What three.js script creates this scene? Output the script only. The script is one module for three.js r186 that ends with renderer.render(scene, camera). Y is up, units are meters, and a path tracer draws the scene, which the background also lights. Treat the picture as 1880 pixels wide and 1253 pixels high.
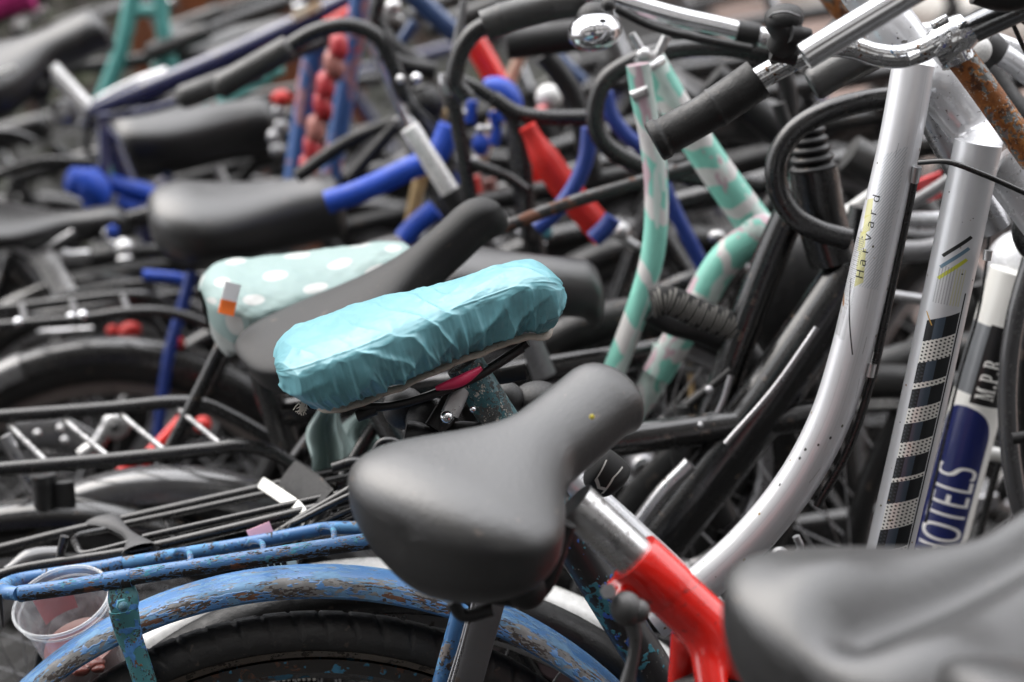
import * as THREE from 'three';
import { MarchingCubes } from 'three/addons/objects/MarchingCubes.js';
import { mergeGeometries } from 'three/addons/utils/BufferGeometryUtils.js';

/* ---------- camera, sky, sun, exposure ---------- */
const FOV = 18, PITCH = 13 * Math.PI / 180, ROLL = 9 * Math.PI / 180, H = 1.28;
const scene = new THREE.Scene();
const camera = new THREE.PerspectiveCamera(FOV, 1880 / 1253, 0.05, 400);
camera.position.set(0, H, 0);
camera.rotation.order = 'YXZ';
camera.rotation.set(-PITCH, 0, -ROLL);
camera.focus = 1.75;
camera.userData.fStop = 4.0;
camera.updateMatrixWorld(true);
const renderer = new THREE.WebGLRenderer();
renderer.toneMapping = THREE.LinearToneMapping;
renderer.toneMappingExposure = 4.7;
renderer.shadowMap.enabled = true;
{ // overcast sky: three times brighter overhead than at the horizon, with soft cloud mottling
  const w = 128, h = 64, data = new Float32Array(w * h * 4);
  for (let j = 0; j < h; j++) for (let i = 0; i < w; i++) {
    const el = ((j + 0.5) / h - 0.5) * Math.PI, az = i / w * Math.PI * 2;
    const s = Math.sin(el);
    let L = s > 0 ? (1 + 2 * s) / 3 : 0.3;
    if (s > 0) L *= 1 + 0.10 * Math.sin(az * 3 + 1.3) * Math.cos(el * 5) + 0.06 * Math.sin(az * 7 + el * 9);
    const k = (j * w + i) * 4;
    data[k] = L * 1.0; data[k + 1] = L * 1.0; data[k + 2] = L * 1.03; data[k + 3] = 1;
  }
  const t = new THREE.DataTexture(data, w, h, THREE.RGBAFormat, THREE.FloatType);
  t.mapping = THREE.EquirectangularReflectionMapping; t.magFilter = THREE.LinearFilter; t.needsUpdate = true;
  scene.background = t; scene.environment = t;
}
const sun = new THREE.DirectionalLight(0xfff6ea, 0.5);
sun.position.set(-3.2, 6.2, -4.2); sun.target.position.set(0.3, 0, -2);
sun.castShadow = true; sun.shadow.radius = 100; sun.shadow.mapSize.set(2048, 2048);
Object.assign(sun.shadow.camera, { left: -4, right: 4, top: 4, bottom: -4, near: 0.5, far: 16 });
scene.add(sun, sun.target);

/* ---------- small maths ---------- */
const V3 = (x, y, z) => new THREE.Vector3(x, y, z);
let seedN = 7;
const rnd = () => { seedN = (seedN * 1664525 + 1013904223) >>> 0; return seedN / 4294967296; };
const lerp = (a, b, t) => a + (b - a) * t, clamp = (x, a = 0, b = 1) => Math.min(b, Math.max(a, x));
const smooth = (a, b, x) => { const t = clamp((x - a) / (b - a)); return t * t * (3 - 2 * t); };
const hash = (x, y, s) => { let h = (x * 374761393 + y * 668265263 + s * 2147483647) | 0; h = Math.imul(h ^ (h >>> 13), 1274126177); h ^= h >>> 16; return (h >>> 0) / 4294967296; };
function vn(u, v, f, s) { // tiling value noise
  const x = u * f, y = v * f, xi = Math.floor(x), yi = Math.floor(y), a = x - xi, b = y - yi;
  const A = a * a * (3 - 2 * a), B = b * b * (3 - 2 * b), m = (n) => ((n % f) + f) % f;
  const x0 = m(xi), x1 = m(xi + 1), y0 = m(yi), y1 = m(yi + 1);
  return lerp(lerp(hash(x0, y0, s), hash(x1, y0, s), A), lerp(hash(x0, y1, s), hash(x1, y1, s), A), B);
}
const fbm = (u, v, f, s, o = 4) => { let r = 0, a = 0.5, n = 0; for (let i = 0; i < o; i++) { r += a * vn(u, v, f << i, s + i * 17); n += a; a *= 0.55; } return r / n; };
const D2S = (c) => c <= 0.0031308 ? c * 12.92 : 1.055 * Math.pow(c, 1 / 2.4) - 0.055;

// bicycles stand side by side in upright planes facing the camera; P(x, y, d) is the point of the plane at depth d seen at x, y of a 1880 x 1253 view
const QM = camera.matrixWorld, CE = Math.cos(PITCH), TH = Math.tan(FOV * Math.PI / 360), PXF = 1253 / 2 / TH;
const ray = (x, y) => V3((x - 940) / PXF, -(y - 626.5) / PXF, -1).transformDirection(QM);
function P(x, y, d) { const r = ray(x, y); return camera.position.clone().addScaledVector(r, -d * CE / r.z); }
const FWD = V3(0, 0, -1).transformDirection(QM);
const mpp = (p) => p.clone().sub(camera.position).dot(FWD) / PXF; // metres per pixel at a point
const X = V3(1, 0, 0), Y = V3(0, 1, 0), Z = V3(0, 0, 1);

/* ---------- textures and materials ---------- */
function tex(n, fn, gray = false, w = n) {
  const d = new Uint8Array(w * n * 4);
  for (let j = 0; j < n; j++) for (let i = 0; i < w; i++) {
    const c = fn((i + 0.5) / w, (j + 0.5) / n), k = (j * w + i) * 4;
    if (gray) d[k] = d[k + 1] = d[k + 2] = clamp(c) * 255;
    else for (let q = 0; q < 3; q++) d[k + q] = D2S(clamp(c[q])) * 255;
    d[k + 3] = 255;
  }
  const t = new THREE.DataTexture(d, w, n); t.wrapS = t.wrapT = THREE.RepeatWrapping; t.magFilter = THREE.LinearFilter; t.minFilter = THREE.LinearMipmapLinearFilter;
  t.generateMipmaps = true; if (!gray) t.colorSpace = THREE.SRGBColorSpace; t.needsUpdate = true; return t;
}
const TILE = 0.12; // metres per texture tile on tubes
const rep = (t, s = TILE) => { const c = t.clone(); c.repeat.set(1 / s, 1 / s); c.needsUpdate = true; return c; };
const roughT = rep(tex(256, (u, v) => 0.62 + 0.5 * (fbm(u, v, 6, 3) - 0.5) + 0.35 * (fbm(u, v, 32, 9, 3) - 0.5), true));
const grainT = rep(tex(256, (u, v) => 0.5 * fbm(u, v, 48, 21, 2) + 0.5 * fbm(u, v, 12, 5, 3), true), 0.06);
const mix3 = (a, b, t) => [lerp(a[0], b[0], t), lerp(a[1], b[1], t), lerp(a[2], b[2], t)];
let texSeed = 100;
const sharedT = rep(tex(256, (u, v) => { let k = 0.8 + 0.3 * (fbm(u, v, 4, 501, 3) - 0.5) + 0.2 * (fbm(u, v, 30, 502, 2) - 0.5); if (vn(u, v, 60, 503) > 0.955) k *= 0.45; return [k, k, k]; }));
function paint(c, o = {}) { // painted or plastic surface with tone drift, dust specks, scratches and small chips
  const s = texSeed += 13, chip = o.chip || [0.06, 0.045, 0.035], amt = o.wear ?? 0.25, sp = o.speck ?? 0.5, dirt = o.dirt || [0.10, 0.09, 0.075];
  const map = o.shared ? sharedT : rep(tex(o.n || 128, (u, v) => {
    let r = c.map((q) => q * (1 + 0.35 * (fbm(u, v, 4, s, 3) - 0.5)));
    r = mix3(r, dirt, smooth(0.55, 0.9, fbm(u, v, 8, s + 3)) * 0.35 * (o.dusty ?? 0.6));
    if (vn(u, v, 42, s + 5) > 0.965 - 0.02 * sp) r = mix3(r, chip, 0.8);
    if (fbm(u, v, 9, s + 7) > 0.80 - 0.18 * amt) r = mix3(r, chip, 0.85);
    return r;
  }));
  const m = new THREE.MeshPhysicalMaterial({ map, color: o.shared ? new THREE.Color().setRGB(...c) : 0xffffff, roughness: o.rough ?? 0.45, metalness: o.metal ?? 0, roughnessMap: roughT, bumpMap: grainT, bumpScale: o.bump ?? 0.00015 });
  if (o.rough !== undefined) m.roughness = Math.min(1, o.rough * 1.6);
  if (o.ior) m.ior = o.ior;
  if (o.even) { m.roughnessMap = null; m.roughness = o.rough; }
  if (o.coat) { m.clearcoat = o.coat; m.clearcoatRoughness = o.coatR ?? 0.15; }
  return m;
}
const plain = (c, rough = 0.5, o = {}) => new THREE.MeshPhysicalMaterial({ color: new THREE.Color().setRGB(...c), roughness: rough, ...o });
function peel(layers, size, o = {}) { // layers: [colour, coverage 0..1, frequency, warp]; the first is the sound paint
  const s = texSeed += 29;
  const f = (u, v) => {
    let r = layers[0][0].map((q) => q * (1 + 0.3 * (fbm(u, v, 5, s) - 0.5))), bare = 0;
    for (let k = 1; k < layers.length; k++) {
      const [c, cov, fr, grad] = layers[k], st = o.stretch || 1;
      let n = 0.52 * fbm(u, v * st, fr, s + k * 31, 4) + 0.48 * fbm(u, v * st, fr * 5, s + k * 37, 3) + (grad ? grad(u, v) : 0);
      if (n > 1 - cov) { r = c.map((q) => q * (0.7 + 0.6 * fbm(u, v, 40, s + k, 2))); bare = 1; }
    }
    return [r, bare];
  };
  const n = o.n || 384, bare = new Uint8Array(n * n); let k = 0;
  const map = rep(tex(n, (u, v) => { const q = f(u, v); bare[k++] = q[1]; return q[0]; }), size);
  const B0 = (u, v) => bare[Math.floor(v * n) * n + Math.floor(u * n)];
  const bump = rep(tex(n, (u, v) => 0.85 - 0.5 * B0(u, v) + 0.1 * hash(u * n | 0, v * n | 0, s), true), size);
  const rg = rep(tex(n, (u, v) => (B0(u, v) ? (o.rb ?? 0.85) : (o.r0 ?? 0.34)) + 0.12 * (hash((u * n) >> 1, (v * n) >> 1, s) - 0.5), true), size);
  return new THREE.MeshPhysicalMaterial({ map, bumpMap: bump, bumpScale: o.bump ?? 0.0006, roughnessMap: rg, roughness: 1, metalness: o.metal ?? 0 });
}
function canvasTex(w, h, draw) { const c = document.createElement('canvas'); c.width = w; c.height = h; draw(c.getContext('2d'), w, h); const t = new THREE.CanvasTexture(c); t.colorSpace = THREE.SRGBColorSpace; t.wrapS = t.wrapT = THREE.RepeatWrapping; return t; }

// the underside of the rails has lost most of its paint in the photograph
const edge = (u, v) => 0.10 * smooth(0.22, 0.30, v) * (1 - smooth(0.5, 0.6, v));
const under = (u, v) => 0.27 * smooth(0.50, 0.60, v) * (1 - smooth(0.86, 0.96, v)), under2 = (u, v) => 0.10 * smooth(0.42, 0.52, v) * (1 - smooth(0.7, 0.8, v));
const M = {
  blackPaint: paint([0.004, 0.004, 0.0042], { rough: 0.24, coat: 0.5, dusty: 0.15, dirt: [0.03, 0.028, 0.026] }),
  blackMatte: paint([0.0045, 0.0045, 0.0047], { rough: 0.5, dusty: 0.2, dirt: [0.022, 0.021, 0.020] }),
  blackRod: paint([0.005, 0.005, 0.0052], { rough: 0.27, ior: 1.6, dusty: 0.15, wear: 0.0, dirt: [0.03, 0.028, 0.026], chip: [0.04, 0.03, 0.025] }),
  rubber: paint([0.006, 0.006, 0.006], { rough: 0.48, dusty: 0.5, dirt: [0.03, 0.029, 0.027], bump: 0.0004 }),
  tyre: paint([0.015, 0.015, 0.0148], { rough: 0.5, dusty: 0.9, dirt: [0.05, 0.048, 0.044], bump: 0.0004 }),
  darkChrome: paint([0.16, 0.165, 0.17], { metal: 0.95, rough: 0.14, wear: 0.3, dusty: 0.2, chip: [0.10, 0.05, 0.03] }),
  greyRubber: paint([0.022, 0.022, 0.0213], { rough: 0.40, ior: 1.6, dusty: 0.4, bump: 0.0003 }),
  vinyl: paint([0.005, 0.005, 0.0052], { rough: 0.42, even: 1, ior: 1.85, wear: 0, speck: 0, dusty: 0.08, bump: 0.0003, dirt: [0.03, 0.03, 0.029] }),
  vinylMatte: paint([0.007, 0.007, 0.0073], { rough: 0.41, even: 1, ior: 1.7, wear: 0, speck: 0.1, dusty: 0.12, bump: 0.00014, dirt: [0.04, 0.039, 0.037] }),
  vinylDark: paint([0.012, 0.012, 0.0123], { rough: 0.6, even: 1, ior: 1.45, wear: 0, speck: 0.1, dusty: 0.1, bump: 0.0002, dirt: [0.03, 0.03, 0.029] }),
  chrome: new THREE.MeshPhysicalMaterial({ color: new THREE.Color().setRGB(0.72, 0.73, 0.75), metalness: 1, roughness: 0.12, roughnessMap: null }),
  alu: paint([0.55, 0.55, 0.55], { metal: 1, rough: 0.30, wear: 0.1, dusty: 0.2, dirt: [0.3, 0.29, 0.27], chip: [0.2, 0.19, 0.18] }),
  dullAlu: paint([0.42, 0.42, 0.43], { metal: 1, rough: 0.32, wear: 0.15, dusty: 0.4, chip: [0.15, 0.14, 0.13] }),
  silver: paint([0.62, 0.63, 0.65], { metal: 0.3, rough: 0.24, coat: 0.4, wear: 0.02, speck: 0.7, dusty: 0.15, chip: [0.07, 0.06, 0.05], n: 256 }),
  greyPaint: paint([0.22, 0.22, 0.225], { shared: 1, rough: 0.35, metal: 0.3, wear: 0.15 }),
  guardGrey: paint([0.05, 0.05, 0.052], { rough: 0.24, coat: 0.7, ior: 1.6, wear: 0.1, dusty: 0.5 }),
  white: paint([0.74, 0.74, 0.72], { shared: 1, rough: 0.3, coat: 0.4, wear: 0.05, dusty: 0.3 }),
  whitePost: paint([0.88, 0.88, 0.87], { metal: 0.35, rough: 0.26, wear: 0.05, dusty: 0.1 }),
  red: paint([0.72, 0.014, 0.008], { rough: 0.22, coat: 0.8, wear: 0.0, dusty: 0.1, chip: [0.3, 0.02, 0.02] }),
  redSleeve: paint([0.62, 0.016, 0.010], { shared: 1, rough: 0.45 }),
  royal: paint([0.012, 0.075, 0.52], { shared: 1, rough: 0.5 }),
  cobalt: paint([0.018, 0.05, 0.27], { shared: 1, rough: 0.42 }),
  navy: paint([0.014, 0.018, 0.075], { rough: 0.24, coat: 0.8, dusty: 0.3 }),
  steelBlue: paint([0.02, 0.06, 0.17], { shared: 1, rough: 0.34, coat: 0.4, dusty: 0.4 }),
  turq: paint([0.11, 0.42, 0.39], { shared: 1, rough: 0.4, coat: 0.3 }),
  tan: paint([0.36, 0.25, 0.12], { rough: 0.5, dusty: 0.5, chip: [0.16, 0.08, 0.03], wear: 0.8 }),
  beige: paint([0.55, 0.42, 0.32], { shared: 1, rough: 0.5 }),
  brownRed: paint([0.16, 0.06, 0.05], { shared: 1, rough: 0.5 }),
  rustBar: peel([[[0.02, 0.02, 0.021]], [[0.12, 0.05, 0.03], 0.44, 5], [[0.05, 0.035, 0.03], 0.34, 12]], 0.2, { n: 256 }),
  clamp: paint([0.06, 0.06, 0.061], { shared: 1, rough: 0.42, wear: 0.1 }),
  tape: plain([0.72, 0.72, 0.68], 0.5),
  bluePeel: peel([[[0.048, 0.14, 0.31]], [[0.08, 0.21, 0.38], 0.42, 6], [[0.17, 0.15, 0.14], 0.335, 9], [[0.035, 0.028, 0.025], 0.335, 18]], 0.2),
  blueGuard: peel([[[0.050, 0.146, 0.325]], [[0.080, 0.17, 0.28], 0.47, 4], [[0.13, 0.13, 0.13], 0.345, 5, edge], [[0.035, 0.028, 0.025], 0.30, 10, edge], [[0.10, 0.045, 0.025], 0.25, 5, edge]], 0.2, { n: 512, stretch: 3 }),
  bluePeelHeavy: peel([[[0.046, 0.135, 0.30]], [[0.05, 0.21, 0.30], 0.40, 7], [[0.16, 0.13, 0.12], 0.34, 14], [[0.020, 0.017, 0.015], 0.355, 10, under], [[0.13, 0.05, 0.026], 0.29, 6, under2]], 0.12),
  tealPeel: peel([[[0.035, 0.12, 0.14]], [[0.07, 0.08, 0.08], 0.47, 8], [[0.50, 0.48, 0.43], 0.36, 26], [[0.035, 0.03, 0.03], 0.33, 18]], 0.12),
  tealRust: peel([[[0.06, 0.20, 0.22]], [[0.05, 0.05, 0.05], 0.40, 12], [[0.07, 0.22, 0.50], 0.42, 5], [[0.18, 0.08, 0.045], 0.32, 14], [[0.03, 0.026, 0.023], 0.35, 26]], 0.14),
  darkPeel: peel([[[0.014, 0.014, 0.015]], [[0.03, 0.14, 0.18], 0.36, 9], [[0.03, 0.09, 0.36], 0.31, 8], [[0.22, 0.20, 0.18], 0.27, 26]], 0.2),
  rustChrome: peel([[[0.16, 0.16, 0.155]], [[0.24, 0.085, 0.022], 0.53, 5], [[0.34, 0.14, 0.035], 0.40, 12], [[0.09, 0.034, 0.014], 0.38, 10], [[0.46, 0.45, 0.42], 0.335, 30]], 0.13, { metal: 0.3, r0: 0.2, rb: 0.55 }),
  pitChrome: peel([[[0.60, 0.61, 0.62]], [[0.40, 0.41, 0.43], 0.40, 8], [[0.12, 0.055, 0.025], 0.32, 8], [[0.04, 0.10, 0.18], 0.31, 7], [[0.05, 0.045, 0.04], 0.30, 20]], 0.12, { metal: 0.97, bump: 0.00015, r0: 0.10, rb: 0.3 }),
  guardRust: peel([[[0.16, 0.15, 0.15]], [[0.08, 0.25, 0.58], 0.42, 4], [[0.05, 0.04, 0.036], 0.38, 14], [[0.26, 0.12, 0.06], 0.33, 9]], 0.2),
};

M.chrome.roughnessMap = rep(tex(128, (u, v) => 0.7 + 0.9 * (fbm(u, v, 8, 77) - 0.5), true));

/* ---------- geometry ---------- */
function grid(nu, nv, fn, uvf) { // fn(i/nu, j/nv) -> Vector3
  const pos = [], uv = [], idx = [];
  for (let i = 0; i <= nu; i++) for (let j = 0; j <= nv; j++) { const p = fn(i / nu, j / nv); pos.push(p.x, p.y, p.z); const q = uvf ? uvf(i / nu, j / nv, p) : [i / nu, j / nv]; uv.push(q[0], q[1]); }
  for (let i = 0; i < nu; i++) for (let j = 0; j < nv; j++) { const a = i * (nv + 1) + j, b = a + nv + 1; idx.push(a, b, a + 1, b, b + 1, a + 1); }
  const g = new THREE.BufferGeometry();
  g.setAttribute('position', new THREE.Float32BufferAttribute(pos, 3)); g.setAttribute('uv', new THREE.Float32BufferAttribute(uv, 2)); g.setIndex(idx); g.computeVertexNormals();
  return g;
}
function weldNormals(g, nu, nv) { // make the seam between the first and the last column smooth
  const n = g.attributes.normal; const a = V3(), b = V3();
  for (let i = 0; i <= nu; i++) { const p = i * (nv + 1), q = p + nv; a.fromBufferAttribute(n, p); b.fromBufferAttribute(n, q); a.add(b).normalize(); n.setXYZ(p, a.x, a.y, a.z); n.setXYZ(q, a.x, a.y, a.z); }
  return g;
}
function frames(pts, n, closed) {
  const c = pts.length === 2 ? new THREE.LineCurve3(pts[0], pts[1]) : new THREE.CatmullRomCurve3(pts, !!closed, 'centripetal');
  const C = [], T = [], len = [0];
  for (let i = 0; i <= n; i++) { C.push(c.getPointAt(i / n)); T.push(c.getTangentAt(i / n).normalize()); if (i) len.push(len[i - 1] + C[i].distanceTo(C[i - 1])); }
  const toCam = camera.position.clone().sub(C[0]).normalize();
  let N = toCam.negate(); N.addScaledVector(T[0], -N.dot(T[0])); if (N.length() < 0.05) N = V3(0, 1, 0).addScaledVector(T[0], -T[0].y); N.normalize();
  const Ns = [N.clone()], Bs = [T[0].clone().cross(N)];
  for (let i = 1; i <= n; i++) { N = N.clone().addScaledVector(T[i], -N.dot(T[i])).normalize(); Ns.push(N); Bs.push(T[i].clone().cross(N)); }
  return { C, T, Ns, Bs, len };
}
// tube along points; r a number or f(t); o: m sides, n rings, sx/sy squash along / across the view, open (no caps), unit (uv 0..1), closed
function sweep(pts, r, o = {}) {
  const n = o.n || (pts.length === 2 ? (typeof r === 'function' ? 16 : 2) : pts.length * 7), m = o.m || 16, F = frames(pts, n, o.closed), R = typeof r === 'function' ? r : () => r;
  const L = F.len[n], circ = 2 * Math.PI * R(0.5), vk = o.wrap ? TILE : circ;
  const sx = o.sx || 1, sy = o.sy || 1;
  const g = weldNormals(grid(n, m, (a, b) => {
    const i = Math.round(a * n), w = b * 2 * Math.PI, q = R(a);
    return F.C[i].clone().addScaledVector(F.Ns[i], Math.cos(w) * q * sx).addScaledVector(F.Bs[i], Math.sin(w) * q * sy);
  }, (a, b) => o.unit ? [a, b] : [F.len[Math.round(a * n)] + (o.u0 || 0), b * vk]), n, m);
  if (o.closed || o.open) return g;
  const caps = [0, n].map((i) => grid(1, m, (a, b) => {
    const w = (i ? b : 1 - b) * 2 * Math.PI, q = R(i / n) * (1 - a);
    return F.C[i].clone().addScaledVector(F.Ns[i], Math.cos(w) * q * sx).addScaledVector(F.Bs[i], Math.sin(w) * q * sy);
  }, (a, b) => [a * 0.02, b * 0.02]));
  return mergeGeometries([g, ...caps]);
}
const rounded = (r, e = 0.08) => (t) => r * Math.sqrt(Math.max(0.02, 1 - Math.pow(Math.max(0, (e - Math.min(t, 1 - t)) / e), 2)));
// traced tube: points in view pixels at depth d (or own depth as third value), width in pixels
function T(pts, w, d, o = {}) {
  const W = pts.map((p) => P(p[0], p[1], p[2] ?? d)), k = mpp(W[W.length >> 1]);
  let r = w / 2 * k; if (o.rf) { const f = o.rf; return sweep(W, (t) => r * f(t), o); }
  return sweep(W, o.round ? rounded(r, o.round) : r, o);
}
function ball(p, r, o = {}) { const g = new THREE.SphereGeometry(r, o.w || 20, o.h || 14); g.scale(o.sx || 1, o.sy || 1, o.sz || 1); if (o.rot) g.applyQuaternion(new THREE.Quaternion().setFromEuler(new THREE.Euler(...o.rot))); g.translate(p.x, p.y, p.z); return g; }
const B = (x, y, d, rpx, o) => { const p = P(x, y, d); return ball(p, rpx * mpp(p), o); };
// revolve a set of smooth profile lines [[radius, sideways], ...] round centre c in the upright plane, from angle a0 to a1 (0 = right, anticlockwise)
function revolve(c, lines, a0 = 0, a1 = 2 * Math.PI, n = 72, ax = X, ay = Y, az = Z, mod) {
  return mergeGeometries(lines.map((pr) => {
    let acc = [0]; for (let i = 1; i < pr.length; i++) acc.push(acc[i - 1] + Math.hypot(pr[i][0] - pr[i - 1][0], pr[i][1] - pr[i - 1][1]));
    const g = grid(n, pr.length - 1, (u, v) => {
      const a = lerp(a0, a1, u), k = Math.round(v * (pr.length - 1)); let [R, s] = pr[k]; if (mod) [R, s] = mod(a, R, s, k);
      return c.clone().addScaledVector(ax, Math.cos(a) * R).addScaledVector(ay, Math.sin(a) * R).addScaledVector(az, s);
    }, (u, v) => [lerp(a0, a1, u) * pr[0][0], acc[Math.round(v * (pr.length - 1))]]);
    if (Math.abs(a1 - a0 - 2 * Math.PI) < 1e-6) { const N = g.attributes.normal, k = pr.length; for (let j = 0; j < k; j++) { const x = N.getX(j) + N.getX(n * k + j), y = N.getY(j) + N.getY(n * k + j), z = N.getZ(j) + N.getZ(n * k + j), l = Math.hypot(x, y, z) || 1; N.setXYZ(j, x / l, y / l, z / l); N.setXYZ(n * k + j, x / l, y / l, z / l); } }
    return g;
  }));
}
function arc3(d, a, b, c) { // circle in the plane at depth d through three view points: {c, R}
  const p = P(a[0], a[1], d), q = P(b[0], b[1], d), r = P(c[0], c[1], d), D = 2 * (p.x * (q.y - r.y) + q.x * (r.y - p.y) + r.x * (p.y - q.y)), s = (k) => k.x * k.x + k.y * k.y;
  const cx = (s(p) * (q.y - r.y) + s(q) * (r.y - p.y) + s(r) * (p.y - q.y)) / D, cy = (s(p) * (r.x - q.x) + s(q) * (p.x - r.x) + s(r) * (q.x - p.x)) / D;
  const o = V3(cx, cy, p.z); return { c: o, R: o.distanceTo(p) };
}
function box(c, ax, ay, az, sx, sy, sz, bev = 0.15) { // chamfered box on three axes
  const g = new THREE.BoxGeometry(1, 1, 1, 3, 3, 3), p = g.attributes.position, e = Math.min(sx, sy, sz) * bev;
  const m = new THREE.Matrix4().makeBasis(ax, ay, az).setPosition(c);
  for (let i = 0; i < p.count; i++) {
    const v = [p.getX(i), p.getY(i), p.getZ(i)], S = [sx, sy, sz], out = v.map((q) => Math.abs(q) > 0.4);
    const w = v.map((q, k) => Math.abs(q) > 0.4 ? Math.sign(q) * S[k] / 2 : Math.sign(q) * (S[k] / 2 - e));
    if (out.filter(Boolean).length > 1) for (let k = 0; k < 3; k++) if (out[k]) w[k] -= Math.sign(w[k]) * e * 0.4;
    p.setXYZ(i, ...w);
  }
  g.computeVertexNormals(); g.applyMatrix4(m); return g;
}
// smooth union of tapered capsules [[p, q, rp, rq], ...] meshed on a grid: welded joints
function weld(caps, k = 0.01, res = 64) {
  const bb = new THREE.Box3(); caps.forEach(([p, q, a, b]) => { const m = Math.max(a, b) * 1.25 + 0.004; bb.expandByPoint(p.clone().addScalar(m)).expandByPoint(p.clone().addScalar(-m)).expandByPoint(q.clone().addScalar(m)).expandByPoint(q.clone().addScalar(-m)); });
  const c = bb.getCenter(V3()), sz = bb.getSize(V3()), half = Math.max(sz.x, sz.y, sz.z) / 2, mc = new MarchingCubes(res, new THREE.MeshBasicMaterial(), false, false, 200000); mc.isolation = 0;
  const x = V3(), d = V3(), e = V3();
  for (let kz = 0; kz < res; kz++) for (let ky = 0; ky < res; ky++) for (let kx = 0; kx < res; kx++) {
    x.set((kx - res / 2) / (res / 2), (ky - res / 2) / (res / 2), (kz - res / 2) / (res / 2)).multiplyScalar(half).add(c); let m = 0, first = true;
    for (const [p, q, a, b] of caps) { d.subVectors(q, p); e.subVectors(x, p); const t = clamp(e.dot(d) / d.lengthSq()), dist = e.addScaledVector(d, -t).length() - lerp(a, b, t); if (first) { m = dist; first = false; } else { const h = clamp(0.5 + 0.5 * (dist - m) / k); m = lerp(dist, m, h) - k * h * (1 - h); } }
    mc.field[kx + ky * res + kz * res * res] = -m * 100;
  }
  mc.update(); const n = mc.count, pos = new Float32Array(n * 3), nor = new Float32Array(n * 3), uv = new Float32Array(n * 2);
  for (let i = 0; i < n; i++) { for (let q = 0; q < 3; q++) { pos[i * 3 + q] = mc.positionArray[i * 3 + q] * half + c.getComponent(q); nor[i * 3 + q] = mc.normalArray[i * 3 + q]; } uv[i * 2] = pos[i * 3] + pos[i * 3 + 2] * 0.5; uv[i * 2 + 1] = pos[i * 3 + 1]; }
  const g = new THREE.BufferGeometry(); g.setAttribute('position', new THREE.BufferAttribute(pos, 3)); g.setAttribute('normal', new THREE.BufferAttribute(nor, 3)); g.setAttribute('uv', new THREE.BufferAttribute(uv, 2)); return g;
}
const cap = (a, b, wa, wb) => { const p = P(...a), q = P(...b); return [p, q, wa / 2 * mpp(p), wb / 2 * mpp(q)]; };
/* ---------- things and parts ---------- */
const used = new Map();
const numbered = (n) => { const k = used.get(n) || 0; used.set(n, k + 1); return k ? n + '_' + String(k).padStart(3, '0') : n; };
function thing(name, label, category, base, group) {
  const o = new THREE.Group(); o.name = numbered(name); o.position.copy(base); o.userData = { label, category }; if (group) o.userData.group = group;
  scene.add(o); return o;
}
function fuse(geos) {
  geos = [].concat(geos).map((g) => { const k = g.clone(); for (const a of Object.keys(k.attributes)) if (!['position', 'normal', 'uv'].includes(a)) k.deleteAttribute(a); if (!k.index) k.setIndex([...Array(k.attributes.position.count).keys()]); k.morphAttributes = {}; return k; });
  return geos.length > 1 ? mergeGeometries(geos) : geos[0];
}
function clusters(geos) { // separate pieces of one kind become parts of their own
  const G = geos.map((g) => { g.computeBoundingBox(); return g; }), id = G.map((_, i) => i), find = (i) => (id[i] === i ? i : find(id[i]));
  const near = (a, b) => {
    const A = a.boundingBox.clone().expandByScalar(0.004); if (!A.intersectsBox(b.boundingBox)) return false;
    const p = a.attributes.position, q = b.attributes.position, sp = Math.max(1, Math.floor(p.count / 400)), sq = Math.max(1, Math.floor(q.count / 400));
    for (let i = 0; i < p.count; i += sp) for (let j = 0; j < q.count; j += sq) { const x = p.getX(i) - q.getX(j), y = p.getY(i) - q.getY(j), z = p.getZ(i) - q.getZ(j); if (x * x + y * y + z * z < 1.4e-4) return true; }
    return false;
  };
  for (let i = 0; i < G.length; i++) for (let j = i + 1; j < G.length; j++) if (find(i) !== find(j) && near(G[i], G[j])) id[find(j)] = find(i);
  const out = new Map(); G.forEach((g, i) => { const k = find(i); if (!out.has(k)) out.set(k, []); out.get(k).push(g); }); return [...out.values()];
}
function part(owner, name, geos, m, label) {
  if (Array.isArray(geos) && geos.length > 1 && geos.length < 30) {
    const c = clusters(geos); if (c.length > 1) { const all = c.map((q) => part1(owner, name, q, m, label)); return all[0]; }
  }
  return part1(owner, name, geos, m, label);
}
function part1(owner, name, geos, m, label) {
  let root = owner; while (!root.isGroup) root = root.parent;
  const g = fuse(geos); g.translate(-root.position.x, -root.position.y, -root.position.z);
  const o = new THREE.Mesh(g, m); o.name = name; o.castShadow = o.receiveShadow = true; if (label) o.userData.label = label;
  owner.add(o); return o;
}
function solo(name, label, category, geos, m, group) {
  const g = fuse(geos); g.computeBoundingBox(); const b = g.boundingBox, c = V3((b.min.x + b.max.x) / 2, b.min.y, (b.min.z + b.max.z) / 2);
  g.translate(-c.x, -c.y, -c.z); const o = new THREE.Mesh(g, m); o.name = numbered(name); o.position.copy(c); o.castShadow = o.receiveShadow = true;
  o.userData = { label, category }; if (group) o.userData.group = group; scene.add(o); return o;
}
const bike = (label, x, d) => { const p = P(x, 640, d); return thing('bicycle', label, 'bicycle', V3(p.x, 0, p.z)); };
const circ = (r, cx, cy, a0 = 0, a1 = 2 * Math.PI, n = 12) => Array.from({ length: n + 1 }, (_, i) => [cx + r * Math.cos(lerp(a0, a1, i / n)), cy + r * Math.sin(lerp(a0, a1, i / n))]);
const tyreProfile = (R, t) => [circ(t, R - t, 0, -2.45, 2.45, 16)];
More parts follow.
